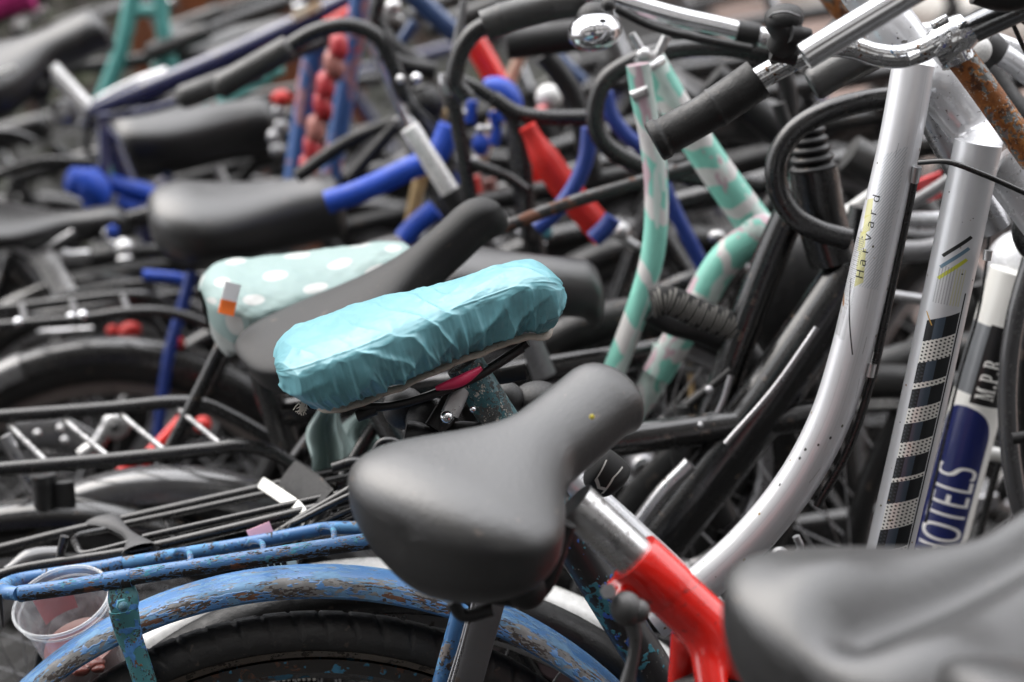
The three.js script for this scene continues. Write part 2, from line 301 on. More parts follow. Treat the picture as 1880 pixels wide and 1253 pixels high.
const rimProfile = (R, w = 0.0125, h = 0.017) => [[[R, -w], [R - 0.004, -w]], [[R - 0.004, -w], [R - h * 0.6, -w * 0.95]], [[R - h * 0.6, -w * 0.95], [R - h, -w * 0.35], [R - h, w * 0.35], [R - h * 0.6, w * 0.95]], [[R - h * 0.6, w * 0.95], [R, w]]];
function wheel(b, c, R, o = {}) { // tyre, rim, spokes and hub
  const t = o.t || 0.019, w = part(b, 'wheel', revolve(c, [circ(0.016, 0.016, 0, -Math.PI, Math.PI, 8).map(([r, s]) => [Math.max(0.004, r * 0.55), s * 2.3])], 0, 2 * Math.PI, 16), o.hubM || M.dullAlu);
  part(w, 'tyre', revolve(c, tyreProfile(R, t), 0, 2 * Math.PI, 90), o.tyreM || M.rubber);
  if (o.stripe) for (const k of [1, -1]) part(w, 'sidewall_stripe', revolve(c, [[[R - 1.62 * t, k * t * 0.855], [R - 1.85 * t, k * t * 0.68]]], 0, 2 * Math.PI, 90), o.stripe);
  part(w, 'rim', revolve(c, rimProfile(R - 2 * t + 0.004), 0, 2 * Math.PI, 90), o.rimM || M.dullAlu);
  const sp = [], rr = R - 2 * t - 0.012, N = 36;
  for (let i = 0; i < N; i++) {
    const a = i / N * 2 * Math.PI, s = i % 2 ? 1 : -1, h = a + (i % 4 < 2 ? 1 : -1) * 0.9;
    sp.push(sweep([V3(c.x + 0.022 * Math.cos(h), c.y + 0.022 * Math.sin(h), c.z + s * 0.03), V3(c.x + rr * Math.cos(a), c.y + rr * Math.sin(a), c.z)], 0.0011, { m: 5, n: 1, open: true }));
  }
  part1(w, 'spokes', sp, o.spokeM || M.dullAlu).userData.kind = 'stuff';
  return w;
}
const guardProfile = (R, w = 0.029, drop = 0.02, ridge = 0) => { // half pipe with thickness, open towards the wheel
  const out = [], inn = [];
  for (let i = 0; i <= 16; i++) { const q = i / 16 * 2 - 1, z = w * Math.sin(q * Math.PI / 2), r = R - drop * Math.pow(Math.abs(q), 2.6) + ridge * Math.exp(-Math.pow((Math.abs(q) - 0.55) / 0.10, 2)); out.push([r, z]); inn.push([r - 0.0022, z * 0.96]); }
  return [out, inn.reverse(), [out[0], inn[inn.length - 1]], [out[out.length - 1], inn[0]]];
};
const ang = (c, p) => Math.atan2(p.y - c.y, p.x - c.x);

// saddle: a shell wide at the tail, narrow at the nose
function saddleFrame(tail, nose, roll) {
  const F = nose.clone().sub(tail), L = F.length(); F.normalize();
  let U = Y.clone().addScaledVector(F, -F.y).normalize(), S = F.clone().cross(U);
  U = U.applyAxisAngle(F, roll); S = S.applyAxisAngle(F, roll); return { F, L, U, S, tail };
}
const sgp = (x, p) => Math.sign(x) * Math.pow(Math.abs(x), p);
function saddleRing(o) { // returns f(s, phi) -> local [forward, up, side]; phi 0 = right edge, pi/2 = crown, pi = left edge
  const W = o.W ?? 0.16, wn = o.wn ?? 0.045, drop = o.drop ?? 0.055, dome = o.dome ?? 0.022, sag = o.sag ?? 0.012, s0 = o.s0 ?? 0.16, s1 = 0.93, waist0 = o.w0 ?? 0.2, waist1 = o.w1 ?? 0.68, dn = o.dn ?? 0.6;
  return (s, phi) => {
    const tailR = s < s0 ? Math.sqrt(Math.max(0, 1 - Math.pow(1 - s / s0, 2))) : 1, noseR = s > s1 ? Math.sqrt(Math.max(0, 1 - Math.pow((s - s1) / (1 - s1), 2))) : 1;
    const hw = lerp(W / 2, wn / 2, smooth(waist0, waist1, s)) * Math.pow(tailR, 0.75) * noseR;
    const d = lerp(drop, drop * dn, smooth(0.15, 0.7, s)) * Math.pow(tailR, 0.4) * Math.pow(noseR, 0.5), dm = dome * Math.pow(tailR, 0.8) * noseR * lerp(1, 0.75, s);
    const c = Math.cos(phi), q = Math.sin(phi);
    const z = hw * sgp(c, o.pz ?? 0.95) * (q < 0 ? 1 - (o.tuck ?? 0.28) * q * q : 1);
    let y = q > 0 ? dm * Math.pow(q, 0.9) : -d * Math.pow(-q, 0.75);
    y += sag * (Math.pow(2 * s - 1.05, 2) - 1) + (o.kick ?? 0.006) * Math.pow(1 - s, 4);
    if (s > 0.86) y -= (s - 0.86) * (s - 0.86) * (o.droop ?? 0.55);
    if (o.channel && q > 0) y -= o.channel * Math.exp(-Math.pow(z / (o.cw ?? 0.014), 2)) * smooth(0.0, 0.16, s) * (1 - smooth(0.8, 0.95, s));
    if (o.pads && q > 0) y += o.pads * Math.exp(-Math.pow((Math.abs(z) - 0.042) / 0.022, 2) - Math.pow((s - 0.22) / 0.13, 2));
    return [s, y, z];
  };
}
function saddleGeo(tail, nose, o = {}) {
  const f = saddleFrame(tail, nose, o.roll || 0), R = saddleRing(o), nu = o.nu || 56, nv = o.nv || 48;
  const at = (l) => f.tail.clone().addScaledVector(f.F, l[0] * f.L).addScaledVector(f.U, l[1]).addScaledVector(f.S, l[2]);
  const g = weldNormals(grid(nu, nv, (a, b) => { const s = 0.5 - 0.5 * Math.cos(Math.PI * clamp(a, 0.004, 0.996)); const l = R(s, Math.PI * 1.5 - b * Math.PI * 2); if (a === 0 || a === 1) { const m = R(s, 0); l[1] = m[1] - 0.01; l[2] = 0; } return at(l); }, (a, b) => [a * f.L, b * 0.36]), nu, nv);
  g.userData = { f, at, R }; return g;
}
/* ---------- ground, hedge, boards ---------- */
const onGround = (x, y) => { const r = ray(x, y); return camera.position.clone().addScaledVector(r, -H / r.y); };
{
  const brick = rep(tex(512, (u, v) => { // clinker pavers in rows, too blurred to tell apart
    const row = Math.floor(v * 16), uu = (u * 8 + (row % 2) * 0.5) % 1, vv = (v * 16) % 1, id = Math.floor((u * 8 + (row % 2) * 0.5)) % 8;
    const k = hash(id, row, 5), joint = Math.min(uu * 2, (1 - uu) * 2, vv, 1 - vv) < 0.07;
    const c = mix3([0.15, 0.10, 0.085], [0.23, 0.165, 0.14], k).map((q) => q * (0.75 + 0.5 * fbm(u, v, 16, 8)));
    return joint ? [0.09, 0.08, 0.07] : mix3(c, [0.05, 0.05, 0.03], smooth(0.6, 0.85, fbm(u, v, 5, 44)) * 0.6);
  }), 1.6);
  const g = new THREE.PlaneGeometry(300, 300, 60, 60); g.rotateX(-Math.PI / 2);
  const uv = g.attributes.uv, p = g.attributes.position; for (let i = 0; i < uv.count; i++) uv.setXY(i, p.getX(i), p.getZ(i));
  const m = new THREE.Mesh(g, new THREE.MeshPhysicalMaterial({ map: brick, roughness: 0.85 })); m.name = 'ground'; m.receiveShadow = true; m.userData = { kind: 'structure', label: 'reddish brick paving under the parked bicycles' }; scene.add(m);
  const zone = new THREE.Shape(); [[-30, 6], [30, 6], [30, -1.9], [0.9, -2.5], [0.75, -4.2], [1.1, -9], [1.7, -14.9], [-30, -14.9]].forEach(([x, z], i) => i ? zone.lineTo(x, -z) : zone.moveTo(x, -z));  // dark ground sheet added to keep the gaps black and cut bounce light
  const zg = new THREE.ShapeGeometry(zone); zg.rotateX(-Math.PI / 2); zg.translate(0, 0.004, 0);
  const shadeT = rep(tex(256, (u, v) => { const k = 0.6 + 0.8 * fbm(u, v, 40, 3, 2); return [0.017 * k, 0.0165 * k, 0.016 * k]; }), 0.9);
  const za = new THREE.Mesh(zg, new THREE.MeshPhysicalMaterial({ map: shadeT, roughness: 0.9 })); za.name = 'shade_sheet'; za.receiveShadow = true; za.userData = { kind: 'structure', label: 'dark sheet added over the paving to deepen the shade under the bicycles' }; scene.add(za);
  // pale kerb band beyond the bicycles
  const a = onGround(1560, -20), b = onGround(1900, 20), ax = b.clone().sub(a).normalize(), az = V3(-ax.z, 0, ax.x), c = a.clone().lerp(b, 0.5); c.y = 0.06;
  const k = new THREE.Mesh(box(c, ax, Y, az, 16, 0.12, 1.1, 0.2), paint([0.42, 0.40, 0.37], { rough: 0.7 })); k.name = 'kerb'; k.userData = { kind: 'structure', label: 'pale kerb band behind the bicycles' }; k.receiveShadow = k.castShadow = true; scene.add(k);
}
function house(label, x, z, w, h, face, wallM) { // added house: wall with windows, door and a gabled roof, front towards z * face
  const t = thing('added_house', label, 'house', V3(x, 0, z)), dz = face * 0.06;
  part(t, 'wall', box(V3(x, h / 2, z - face * 3), X, Y, Z, w - 0.05, h, 6, 0.004), wallM);
  for (let r = 0; r < 3; r++) for (let q = 0; q < 3; q++) {
    const wx = x + (q - 1) * w / 3.2, wy = 1.7 + r * (h - 1.2) / 3; if (r === 0 && q === 2) continue;
    const f = part(t, 'window', box(V3(wx, wy, z + dz / 2), X, Y, Z, w / 4.2, 1.6, 0.10, 0.1), M.white);
    for (const s of [-1, 1]) part(f, 'pane', box(V3(wx + s * w / 17, wy, z + dz), X, Y, Z, w / 10, 1.4, 0.03, 0.1), plain([0.02, 0.022, 0.025], 0.08));
  }
  const dr = part(t, 'door', box(V3(x + w / 3.2, 1.1, z + dz / 2), X, Y, Z, 0.95, 2.2, 0.08, 0.1), M.navy); part(dr, 'handle', ball(V3(x + w / 3.2 + 0.36, 1.05, z + face * 0.1), 0.03), M.dullAlu);
  const g = grid(2, 1, (a, b) => V3(x + (a - 0.5) * w, h + (1 - Math.abs(a * 2 - 1)) * w * 0.55, z - face * b * 6)); part(t, 'roof', g, plain([0.10, 0.045, 0.03], 0.8, { side: THREE.DoubleSide }));
}
{ // rows of houses added to block low sky around the bicycles
  const walls = [[0.05, 0.042, 0.038], [0.06, 0.05, 0.045], [0.045, 0.04, 0.037], [0.065, 0.057, 0.052]].map((c) => paint(c, { rough: 0.8 }));
  for (let i = 0; i < 6; i++) house('dark house added to close off low sky behind the viewer, number ' + ['one', 'two', 'three', 'four', 'five', 'six'][i] + ' from the left', -16 + i * 6.4, 3.6, 6.4, 12.5 + (i % 3), -1, walls[i % 4]);
  for (let i = 0; i < 6; i++) house('dark house added to close off low sky beyond the parked bicycles, number ' + ['one', 'two', 'three', 'four', 'five', 'six'][i] + ' from the left', -16 + i * 6.4, -15, 6.4, 6.2 + (i % 2) * 0.7, 1, walls[(i + 1) % 4]);
}
{ // clipped hedge far behind on the left
  const c = P(100, 60, 7.5), h = thing('hedge', 'dark green hedge far behind the bicycles at top left', 'hedge', V3(c.x - 0.4, 0, c.z));
  const leaf = [], n = 9000, pos = [], uv = [], idx = [];
  for (let i = 0; i < n; i++) {
    const x = c.x - 0.4 + (rnd() - 0.5) * 4.2, yy = Math.pow(rnd(), 0.7) * 1.9, z = c.z + (rnd() - 0.5) * 0.9 + 0.1 * Math.sin(x * 5) + 0.08 * Math.sin(yy * 9), s = 0.018 + rnd() * 0.02;
    const a = V3(rnd() - 0.5, rnd() - 0.5, rnd() - 0.5).normalize(), b2 = a.clone().cross(V3(rnd(), rnd(), rnd()).normalize()).normalize(), k = pos.length / 3;
    for (const [q, w] of [[-1, 0], [0, -0.5], [1, 0], [0, 0.5]]) { pos.push(x + (a.x * q + b2.x * w) * s, yy + (a.y * q + b2.y * w) * s, z + (a.z * q + b2.z * w) * s); uv.push(q, w); }
    idx.push(k, k + 1, k + 2, k, k + 2, k + 3);
  }
  const g = new THREE.BufferGeometry(); g.setAttribute('position', new THREE.Float32BufferAttribute(pos, 3)); g.setAttribute('uv', new THREE.Float32BufferAttribute(uv, 2)); g.setIndex(idx); g.computeVertexNormals();
  part(h, 'foliage', g, new THREE.MeshPhysicalMaterial({ color: new THREE.Color().setRGB(0.030, 0.038, 0.012), roughness: 0.7, side: THREE.DoubleSide })).userData.kind = 'stuff';
  const st = []; for (let i = 0; i < 26; i++) { const x = c.x - 2.4 + i * 0.16; st.push(sweep([V3(x, 0, c.z), V3(x + rnd() * 0.2 - 0.1, 0.9, c.z + rnd() * 0.2), V3(x + rnd() * 0.4 - 0.2, 1.6, c.z)], (t) => 0.02 * (1 - 0.7 * t), { m: 6 })); }
  part(h, 'stems', st, M.rustBar).userData.kind = 'stuff';
}
{ // rust-brown boards behind the saddles
  const c = P(440, 8, 6.2), w = thing('wooden_fence', 'rust-brown wooden boards behind the bicycles at the top edge', 'fence', V3(c.x, 0, c.z));
  const wood = peel([[[0.16, 0.048, 0.015]], [[0.09, 0.03, 0.012], 0.45, 6], [[0.2, 0.08, 0.03], 0.35, 12]], 0.4, { n: 256 });
  for (let i = 0; i < 5; i++) part(w, 'board', box(V3(c.x - 0.26 + i * 0.125, 0.62, c.z + (i % 2) * 0.006), X, Y, Z, 0.115, 1.24, 0.03), wood);
  part(w, 'rail', box(V3(c.x, 0.3, c.z - 0.04), X, Y, Z, 0.7, 0.08, 0.04), wood);
}

/* ---------- a complete city bicycle, for the rows behind ---------- */
function cityBike(label, x, y, d, turn, o = {}) { // rear axle under view point x, y
  const c = P(x, y, d), b = thing('bicycle', label, 'bicycle', V3(c.x, 0, c.z)); body(b, c, o); b.rotation.y = turn; return b;
}
function body(b, c, o = {}) {
  const R = 0.345, ra = V3(c.x, R, c.z), fa = V3(c.x + 1.08, R, c.z), m = o.m || M.blackPaint;
  const bb = V3(c.x + 0.46, 0.29, c.z), sc = V3(c.x + 0.24, 0.80, c.z), hd = V3(c.x + 0.86, 0.86, c.z), hl = V3(c.x + 0.91, 0.68, c.z);
  if (!o.noRear) wheel(b, ra, R, { tyreM: o.tyreM, rimM: o.rimM, spokeM: M.dullAlu }); wheel(b, fa, R, { tyreM: o.tyreM, rimM: o.rimM });
  const f = [sweep([bb, sc], 0.0155), sweep([hl, hd], 0.018), sweep([hl.clone().add(V3(-0.01, 0.02, 0)), V3(c.x + 0.68, 0.40, c.z), bb], 0.018)];
  f.push(sweep([hd.clone().add(V3(0.005, -0.03, 0)), o.step ? V3(c.x + 0.64, 0.56, c.z) : V3(c.x + 0.55, 0.83, c.z), o.step ? V3(c.x + 0.36, 0.5, c.z) : sc], 0.0155));
  for (const s of [-1, 1]) { const q = V3(0, 0, s * 0.055); f.push(sweep([sc.clone().addScaledVector(q, 0.4), ra.clone().add(q)], 0.008), sweep([bb.clone().addScaledVector(q, 0.6), ra.clone().add(q)], 0.010)); }
  part(b, 'frame', f, m);
  part(b, 'fork', [-1, 1].flatMap((s) => [sweep([hl, V3(hl.x + 0.02, 0.6, c.z + s * 0.05), V3(fa.x - 0.07, 0.45, c.z + s * 0.055), V3(fa.x, R, c.z + s * 0.055)], (t) => 0.013 - 0.004 * t)]), m);
  if (!o.noGuard) part(b, 'mudguard', [...(o.noRear ? [] : [revolve(ra, guardProfile(R + 0.022), 0.3, 3.3, 48)]), revolve(fa, guardProfile(R + 0.02), 0.55, 2.9, 40)], o.guardM || m);
  part(b, 'chain_case', [box(V3(c.x + 0.24, 0.33, c.z + 0.075), X, Y, Z, 0.62, 0.14, 0.03, 0.4)], M.blackPaint);
  part(b, 'crank', [sweep([V3(bb.x, bb.y, c.z + 0.09), V3(bb.x + 0.10, bb.y + 0.13, c.z + 0.10)], 0.009), sweep([V3(bb.x, bb.y, c.z - 0.09), V3(bb.x - 0.10, bb.y - 0.13, c.z - 0.10)], 0.009), box(V3(bb.x + 0.10, bb.y + 0.13, c.z + 0.15), X, Y, Z, 0.09, 0.02, 0.08), box(V3(bb.x - 0.10, bb.y - 0.13, c.z - 0.15), X, Y, Z, 0.09, 0.02, 0.08)], M.dullAlu);
  if (!o.noBar) {
    const st = hd.clone().add(V3(-0.04, 0.17, 0));
    part(b, 'stem', [sweep([hd, st], 0.011), sweep([st, st.clone().add(V3(0.05, 0.01, 0))], 0.013)], M.chrome);
    const h = part(b, 'handlebar', sweep([-1, -0.75, -0.4, 0, 0.4, 0.75, 1].map((q) => V3(st.x + 0.05 - 0.2 * Math.pow(Math.abs(q), 2.2), st.y + 0.03 * Math.sin(Math.abs(q) * 3), st.z + q * 0.27)), 0.011, { n: 48 }), o.barM || M.blackRod);
    for (const s of [-1, 1]) part(h, 'grip', sweep([V3(st.x - 0.145, st.y + 0.004, st.z + s * 0.269), V3(st.x - 0.27, st.y - 0.02, st.z + s * 0.285)], rounded(0.0165, 0.1)), M.greyRubber);
  }
  if (!o.noSaddle) {
    part(b, 'seat_post', sweep([sc, sc.clone().add(V3(-0.05, 0.13, 0))], 0.0128), o.postM || M.alu);
    const t = V3(sc.x - 0.18, 0.94 + (o.sh || 0), c.z); part(b, 'saddle', saddleGeo(t, t.clone().add(V3(0.265, 0.015, 0)), { W: 0.18 }), M.vinylMatte);
  }
  if (o.rack) {
    const y0 = 0.755, z = 0.06; part(b, 'rack', [sweep([V3(c.x + 0.16, y0 - 0.02, c.z + z), V3(c.x - 0.1, y0, c.z + z), V3(c.x - 0.3, y0 + 0.005, c.z + z), V3(c.x - 0.34, y0, c.z), V3(c.x - 0.3, y0 + 0.005, c.z - z), V3(c.x - 0.1, y0, c.z - z), V3(c.x + 0.16, y0 - 0.02, c.z - z)], 0.0055, { n: 60 }),
      ...[-0.22, -0.1, 0.02].map((q) => sweep([V3(c.x + q, y0, c.z - z), V3(c.x + q, y0, c.z + z)], 0.004)), ...[-1, 1].map((s) => sweep([V3(c.x - 0.18, y0, c.z + s * z), V3(c.x, R, c.z + s * 0.06)], 0.0055))], M.blackRod);
  }
}
// rows behind: what shows of them are wheels, bars and frames in the gaps
cityBike('black city bicycle with carrier standing behind the segmented mudguard, seen in gaps', 560, 800, 3.0, 0.05, { rack: 1, noSaddle: 1, noBar: 1 });
cityBike('black step-through bicycle deep in the row, behind the blue cable lock', 330, 700, 3.8, -0.06, { step: 1, rack: 1, noSaddle: 1, m: M.blackMatte });
cityBike('black bicycle deep in the row behind the mint-striped frame', 760, 560, 3.4, 0.10, { noSaddle: 1, noBar: 1 });
cityBike('grey-guarded bicycle far back behind the loop handlebar', 900, 500, 4.6, 0.04, { guardM: M.guardGrey, sh: -0.02 });
cityBike('dark bicycle whose front wheel stands behind the silver frame', 900, 800, 2.75, -0.04, { noSaddle: 1, noBar: 1, guardM: M.blackMatte });
cityBike('black bicycle with spoked wheel showing below the silver curved tube', 1230, 760, 3.1, 0.12, { noSaddle: 1, noBar: 1, m: M.blackMatte });
cityBike('black bicycle whose front wheel shows at the lower left beside the cup', -2080, 900, 2.14, 0.02, { noSaddle: 1, noBar: 1, rimM: M.alu });
cityBike('black bicycle in the second row at left, its bars behind the blue cloth lock', -250, 620, 3.25, 0.03, { noSaddle: 1, rack: 1 });
cityBike('black bicycle whose wheels fill the gap below the matte black saddle', 120, 640, 3.75, 0.04, { noSaddle: 1, m: M.blackMatte });
cityBike('black bicycle behind the turquoise frame tubes', 60, 560, 4.7, 0.02, { noSaddle: 1 });
cityBike('black bicycle behind the red chain and blue tubes at the top', 420, 560, 4.5, -0.03, { noSaddle: 1, step: 1 });
cityBike('black bicycle with dark guards in front of the hedge', -300, 520, 5.0, 0.02, { sh: -0.04 });
cityBike('black bicycle in the middle of the row behind the mint frame', 640, 640, 3.9, 0.06, { noSaddle: 1, rack: 1 });
cityBike('dark blue bicycle far back below the top edge', 500, 480, 5.2, 0.02, { m: M.navy, sh: 0 });
cityBike('black bicycle at the far end of the row', 1150, 420, 5.6, 0.02, { sh: 0.03 });
cityBike('black bicycle standing far back at the left edge', -150, 600, 4.2, 0.05, { rack: 1, sh: -0.05 });

cityBike('black step-through bicycle added below the view to block light in front', 500, 1100, 0.88, -0.03, { step: 1, noSaddle: 1, noBar: 1 });  // unseen bicycles added to darken what the near saddles reflect
cityBike('black bicycle added below the view beside the viewer to block light', 700, 1100, 0.36, 0.02, { noSaddle: 1, noBar: 1 });
cityBike('black bicycle with a carrier added below the view to block light', 300, 1100, 0.62, 0.02, { rack: 1, noSaddle: 1, noBar: 1 });
/* ---------- front: two saddles cut by the lower right corner ---------- */
{
  const b = bike('bicycle nearest the camera, only the dark saddle edge at the bottom right corner', 1850, 1.02);
  part(b, 'saddle', saddleGeo(P(1900, 1420, 0.98), P(2420, 1240, 1.10), { W: 0.19, roll: 0.25, dome: 0.03 }), M.vinylMatte);
  part(b, 'seat_post', sweep([P(1960, 1400, 1.02), P(2080, 1620, 1.04)], 0.013), M.alu);
}
{
  const b = bike('bicycle with the large blurred grooved grey-black saddle at lower right', 1600, 1.2);
  part(b, 'saddle', saddleGeo(P(1478, 1262, 1.12), P(2060, 930, 1.30), { W: 0.20, wn: 0.07, roll: 0.42, dome: 0.034, channel: 0.018, cw: 0.017, pads: 0.010, drop: 0.075, kick: 0.0, sag: 0.016, s0: 0.2, nu: 90, nv: 120 }), M.vinyl);
  part(b, 'seat_post', sweep([P(1700, 1290, 1.22), P(1850, 1520, 1.24)], 0.0136), M.alu);
  part(b, 'frame', [sweep([P(1850, 1520, 1.24), P(2100, 1900, 1.27)], 0.016)], M.blackPaint);
}

/* ---------- red bicycle ---------- */
{
  const b = bike('red bicycle with bare metal seat post and black wide saddle in the foreground', 1150, 1.5), d = 1.5;
  const s = part(b, 'saddle', saddleGeo(P(742, 982, 1.41), P(1142, 694, 1.585), { W: 0.165, wn: 0.062, roll: 0.32, dome: 0.036, drop: 0.066, dn: 0.5, pz: 1,  sag: 0.012, w0: 0.22, w1: 0.62, s0: 0.2, kick: 0.0, droop: 0.9, nu: 72, nv: 72 }), M.vinyl);
  part(s, 'sticker', ball(P(1087, 766, 1.50).addScaledVector(FWD, 0), 0.0018, { sz: 0.5 }), plain([0.6, 0.5, 0.03], 0.5));
  part(s, 'underside', [B(965, 1075, 1.47, 42, { sy: 1.1 }), T([[870, 1085], [980, 1090], [1040, 960]], 40, 1.47), T([[830, 1105], [850, 1130], [905, 1120]], 26, 1.46)], M.blackMatte);
  part(b, 'seat_post', [T([[1055, 922], [1200, 1058]], 82, d, { m: 24 })], M.alu);
  part(b, 'frame', weld([cap([1218, 1074, d], [1430, 1272, d], 104, 100), cap([1290, 1140, d], [1316, 1320, d - 0.035], 64, 58), cap([1262, 1130, d + 0.01], [1246, 1320, d + 0.045], 56, 50), cap([1146, 1100, d - 0.01], [1160, 1090, d], 44, 50), cap([1130, 1078, d + 0.006], [1160, 1060, d], 34, 44)], 0.009, 110), M.red);
  part(b, 'seat_collar', T([[1164, 1024], [1232, 1087]], 109, d, { m: 32, n: 8, rf: (t) => 1 - 0.03 * Math.pow(Math.abs(t * 2 - 1), 8) }), M.red);
  part(b, 'clamp_bolt', [T([[1118, 1086, d - 0.05], [1116, 1086, d - 0.06]], 30, d, { m: 6 })], M.dullAlu);
  const l = part(b, 'clamp_lever', [B(1150, 1118, d - 0.05, 30, { sy: 1.1 }), B(1172, 1122, d - 0.05, 22), T([[1158, 1130], [1166, 1180], [1150, 1262]], 30, d - 0.05, { rf: (t) => 1.1 - 0.35 * Math.sin(t * 3) })], paint([0.10, 0.10, 0.10], { rough: 0.35, metal: 0.6 }));
  part(b, 'wheel', revolve(V3(P(1600, 1900, d).x, 0.345, P(1600, 1900, d).z), tyreProfile(0.345, 0.019), 0, 6.283, 60), M.rubber);
}
function rf1(t) { return 1 - 0.12 * t; }

/* ---------- weathered blue bicycle, in focus ---------- */
const BD = 1.75;
{
  const b = bike('weathered sky-blue bicycle with peeling rusty rack and mudguard, turquoise cover on its saddle', 640, BD), d = BD;
  const A = arc3(d, [112, 1196], [320, 1091], [620, 1049]), c = A.c, R = A.R;
  const g = part(b, 'mudguard', revolve(c, guardProfile(R, 0.029, 0.0125, 0.0014), 0.3, 2.62, 110), M.blueGuard);
  const pin = plain([0.62, 0.56, 0.38], 0.5);
  for (const [a0, a1] of [[0.75, 1.25], [1.5, 1.78], [2.02, 2.2]]) part(g, 'pinstripe', revolve(c, [[[R - 0.0052, 0.0255], [R - 0.0064, 0.0270]]], a0, a1, 50), pin);
  const tr = (a, r, s, k) => { // tread blocks cut into the shoulders
    const q = Math.abs(s); const ph = ((a * 13.5 + (s > 0.003 ? s * 28 : 0)) % 1 + 1) % 1; return [r - (ph < 0.13 && k > 2 && k < 14 && Math.abs(k - 8) > 0.6 ? 0.0022 : 0) - (Math.abs(Math.abs(k - 8) - 3) < 0.6 ? 0.0009 : 0), s]; };
  const t = 0.0195, Rt = R - 0.036, w = part(b, 'wheel', revolve(c, [circ(0.02, 0.02, 0, -3.14, 3.14, 8).map(([r, s]) => [Math.max(0.004, r * 0.6), s * 2])], 0, 6.2832, 20), M.dullAlu);
  part(w, 'tyre', revolve(c, [circ(t, Rt - t, 0, -2.45, 2.45, 16)], 0, 2 * Math.PI, 900, X, Y, Z, tr), M.tyre);
  part(w, 'sidewall_stripe', [1, -1].map((s) => revolve(c, [[[Rt - 1.42 * t, s * t * 0.94], [Rt - 1.78 * t, s * t * 0.70]]], 0, 2 * Math.PI, 120)), peel([[[0.085, 0.07, 0.055]], [[0.03, 0.026, 0.022], 0.4, 10], [[0.14, 0.11, 0.08], 0.33, 20]], 0.1, { n: 256 }));
  part(w, 'rim', revolve(c, rimProfile(Rt - 2 * t + 0.002, 0.0135, 0.020), 0, 2 * Math.PI, 120), peel([[[0.03, 0.028, 0.026]], [[0.04, 0.16, 0.26], 0.38, 6], [[0.09, 0.045, 0.03], 0.36, 10]], 0.15, { n: 256 }));
  const sp = []; for (let i = 0; i < 36; i++) { const a = i / 36 * 6.2832, s = i % 2 ? 1 : -1, h = a + (i % 4 < 2 ? 0.9 : -0.9), rr = Rt - 2 * t - 0.014; sp.push(sweep([V3(c.x + 0.022 * Math.cos(h), c.y + 0.022 * Math.sin(h), c.z + s * 0.03), V3(c.x + rr * Math.cos(a), c.y + rr * Math.sin(a), c.z)], 0.0012, { m: 6, n: 1, open: true })); }
  part(w, 'spokes', sp, M.dullAlu).userData.kind = 'stuff';
  const n = -0.035, f = 0.10; // near and far rail of the rack
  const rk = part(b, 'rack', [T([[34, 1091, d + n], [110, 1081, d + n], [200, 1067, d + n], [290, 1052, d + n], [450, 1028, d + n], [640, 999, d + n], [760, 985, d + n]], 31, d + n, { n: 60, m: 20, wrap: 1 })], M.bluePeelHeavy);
  part(rk, 'far_rail', [T([[34, 1091, d + n], [12, 1088, d + n + 0.01], [6, 1080, d + 0.03], [14, 1072, d + f - 0.02], [40, 1064, d + f], [180, 1043, d + f], [290, 1025, d + f], [450, 999, d + f], [560, 978, d + f], [600, 971, d + f], [680, 970, d + f], [760, 966, d + f]], 25, d + f, { n: 90, m: 18 })], M.bluePeel);
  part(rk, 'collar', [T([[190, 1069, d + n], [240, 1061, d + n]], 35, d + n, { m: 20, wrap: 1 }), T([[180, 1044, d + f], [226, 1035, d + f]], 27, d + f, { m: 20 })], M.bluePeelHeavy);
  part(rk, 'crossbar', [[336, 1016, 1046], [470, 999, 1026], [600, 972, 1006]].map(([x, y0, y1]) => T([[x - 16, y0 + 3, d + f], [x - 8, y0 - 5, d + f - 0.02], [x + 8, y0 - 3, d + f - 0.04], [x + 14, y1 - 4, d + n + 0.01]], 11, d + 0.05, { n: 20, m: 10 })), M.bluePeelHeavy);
  const stt = part(rk, 'strut', [T([[222, 1078, d + n], [226, 1100, d + n - 0.004], [228, 1122, d + n - 0.006]], 52, d + n, { n: 12, m: 18, sx: 0.35, rf: (q) => 0.92 + 0.18 * Math.sin(q * 3) }), T([[226, 1118, d + n - 0.004], [236, 1165, d + n], [252, 1210, d + n], [276, 1290, d + n]], 48, d + n, { n: 24, m: 20, rf: (q) => 1.12 - 0.22 * smooth(0, 0.5, q), sx: 0.62 })], M.tealRust);
  part(stt, 'bolt', [T([[224, 1112, d + n - 0.018], [226, 1114, d + n - 0.03]], 26, d + n, { m: 6 }), B(226, 1114, d + n - 0.031, 9)], M.tealRust);
  part(rk, 'catch', [T([[-2, 1092, d + n], [2, 1120, d + n], [5, 1152, d + n]], 9, d + n, { m: 8, rf: (q) => 1 - 0.6 * q })], M.rustBar);
  part(b, 'seat_post', T([[852, 668], [945, 815]], 70, d, { m: 28, n: 12 }), M.tealPeel);
  part(b, 'frame', [T([[935, 800], [1060, 1006], [1222, 1268]], 76, d, { m: 28, n: 30 }), T([[862, 1085, d - 0.05], [836, 1160, d - 0.05], [800, 1285, d - 0.05]], 27, d - 0.05, { m: 14 }), T([[980, 985, d - 0.02], [900, 1050, d - 0.045], [858, 1090, d - 0.05]], 27, d, { m: 14 })], M.darkPeel);
  part(b, 'seat_stay', [T([[846, 1112, d - 0.065], [798, 1290, d - 0.065]], 29, d - 0.065, { m: 16 })], M.bluePeel);
  const pl = part(b, 'chain_guard', [T([[905, 1085, d - 0.075], [884, 1160, d - 0.075], [848, 1290, d - 0.075]], 56, d - 0.075, { m: 20, sx: 0.25 })], paint([0.075, 0.075, 0.078], { rough: 0.4 }));
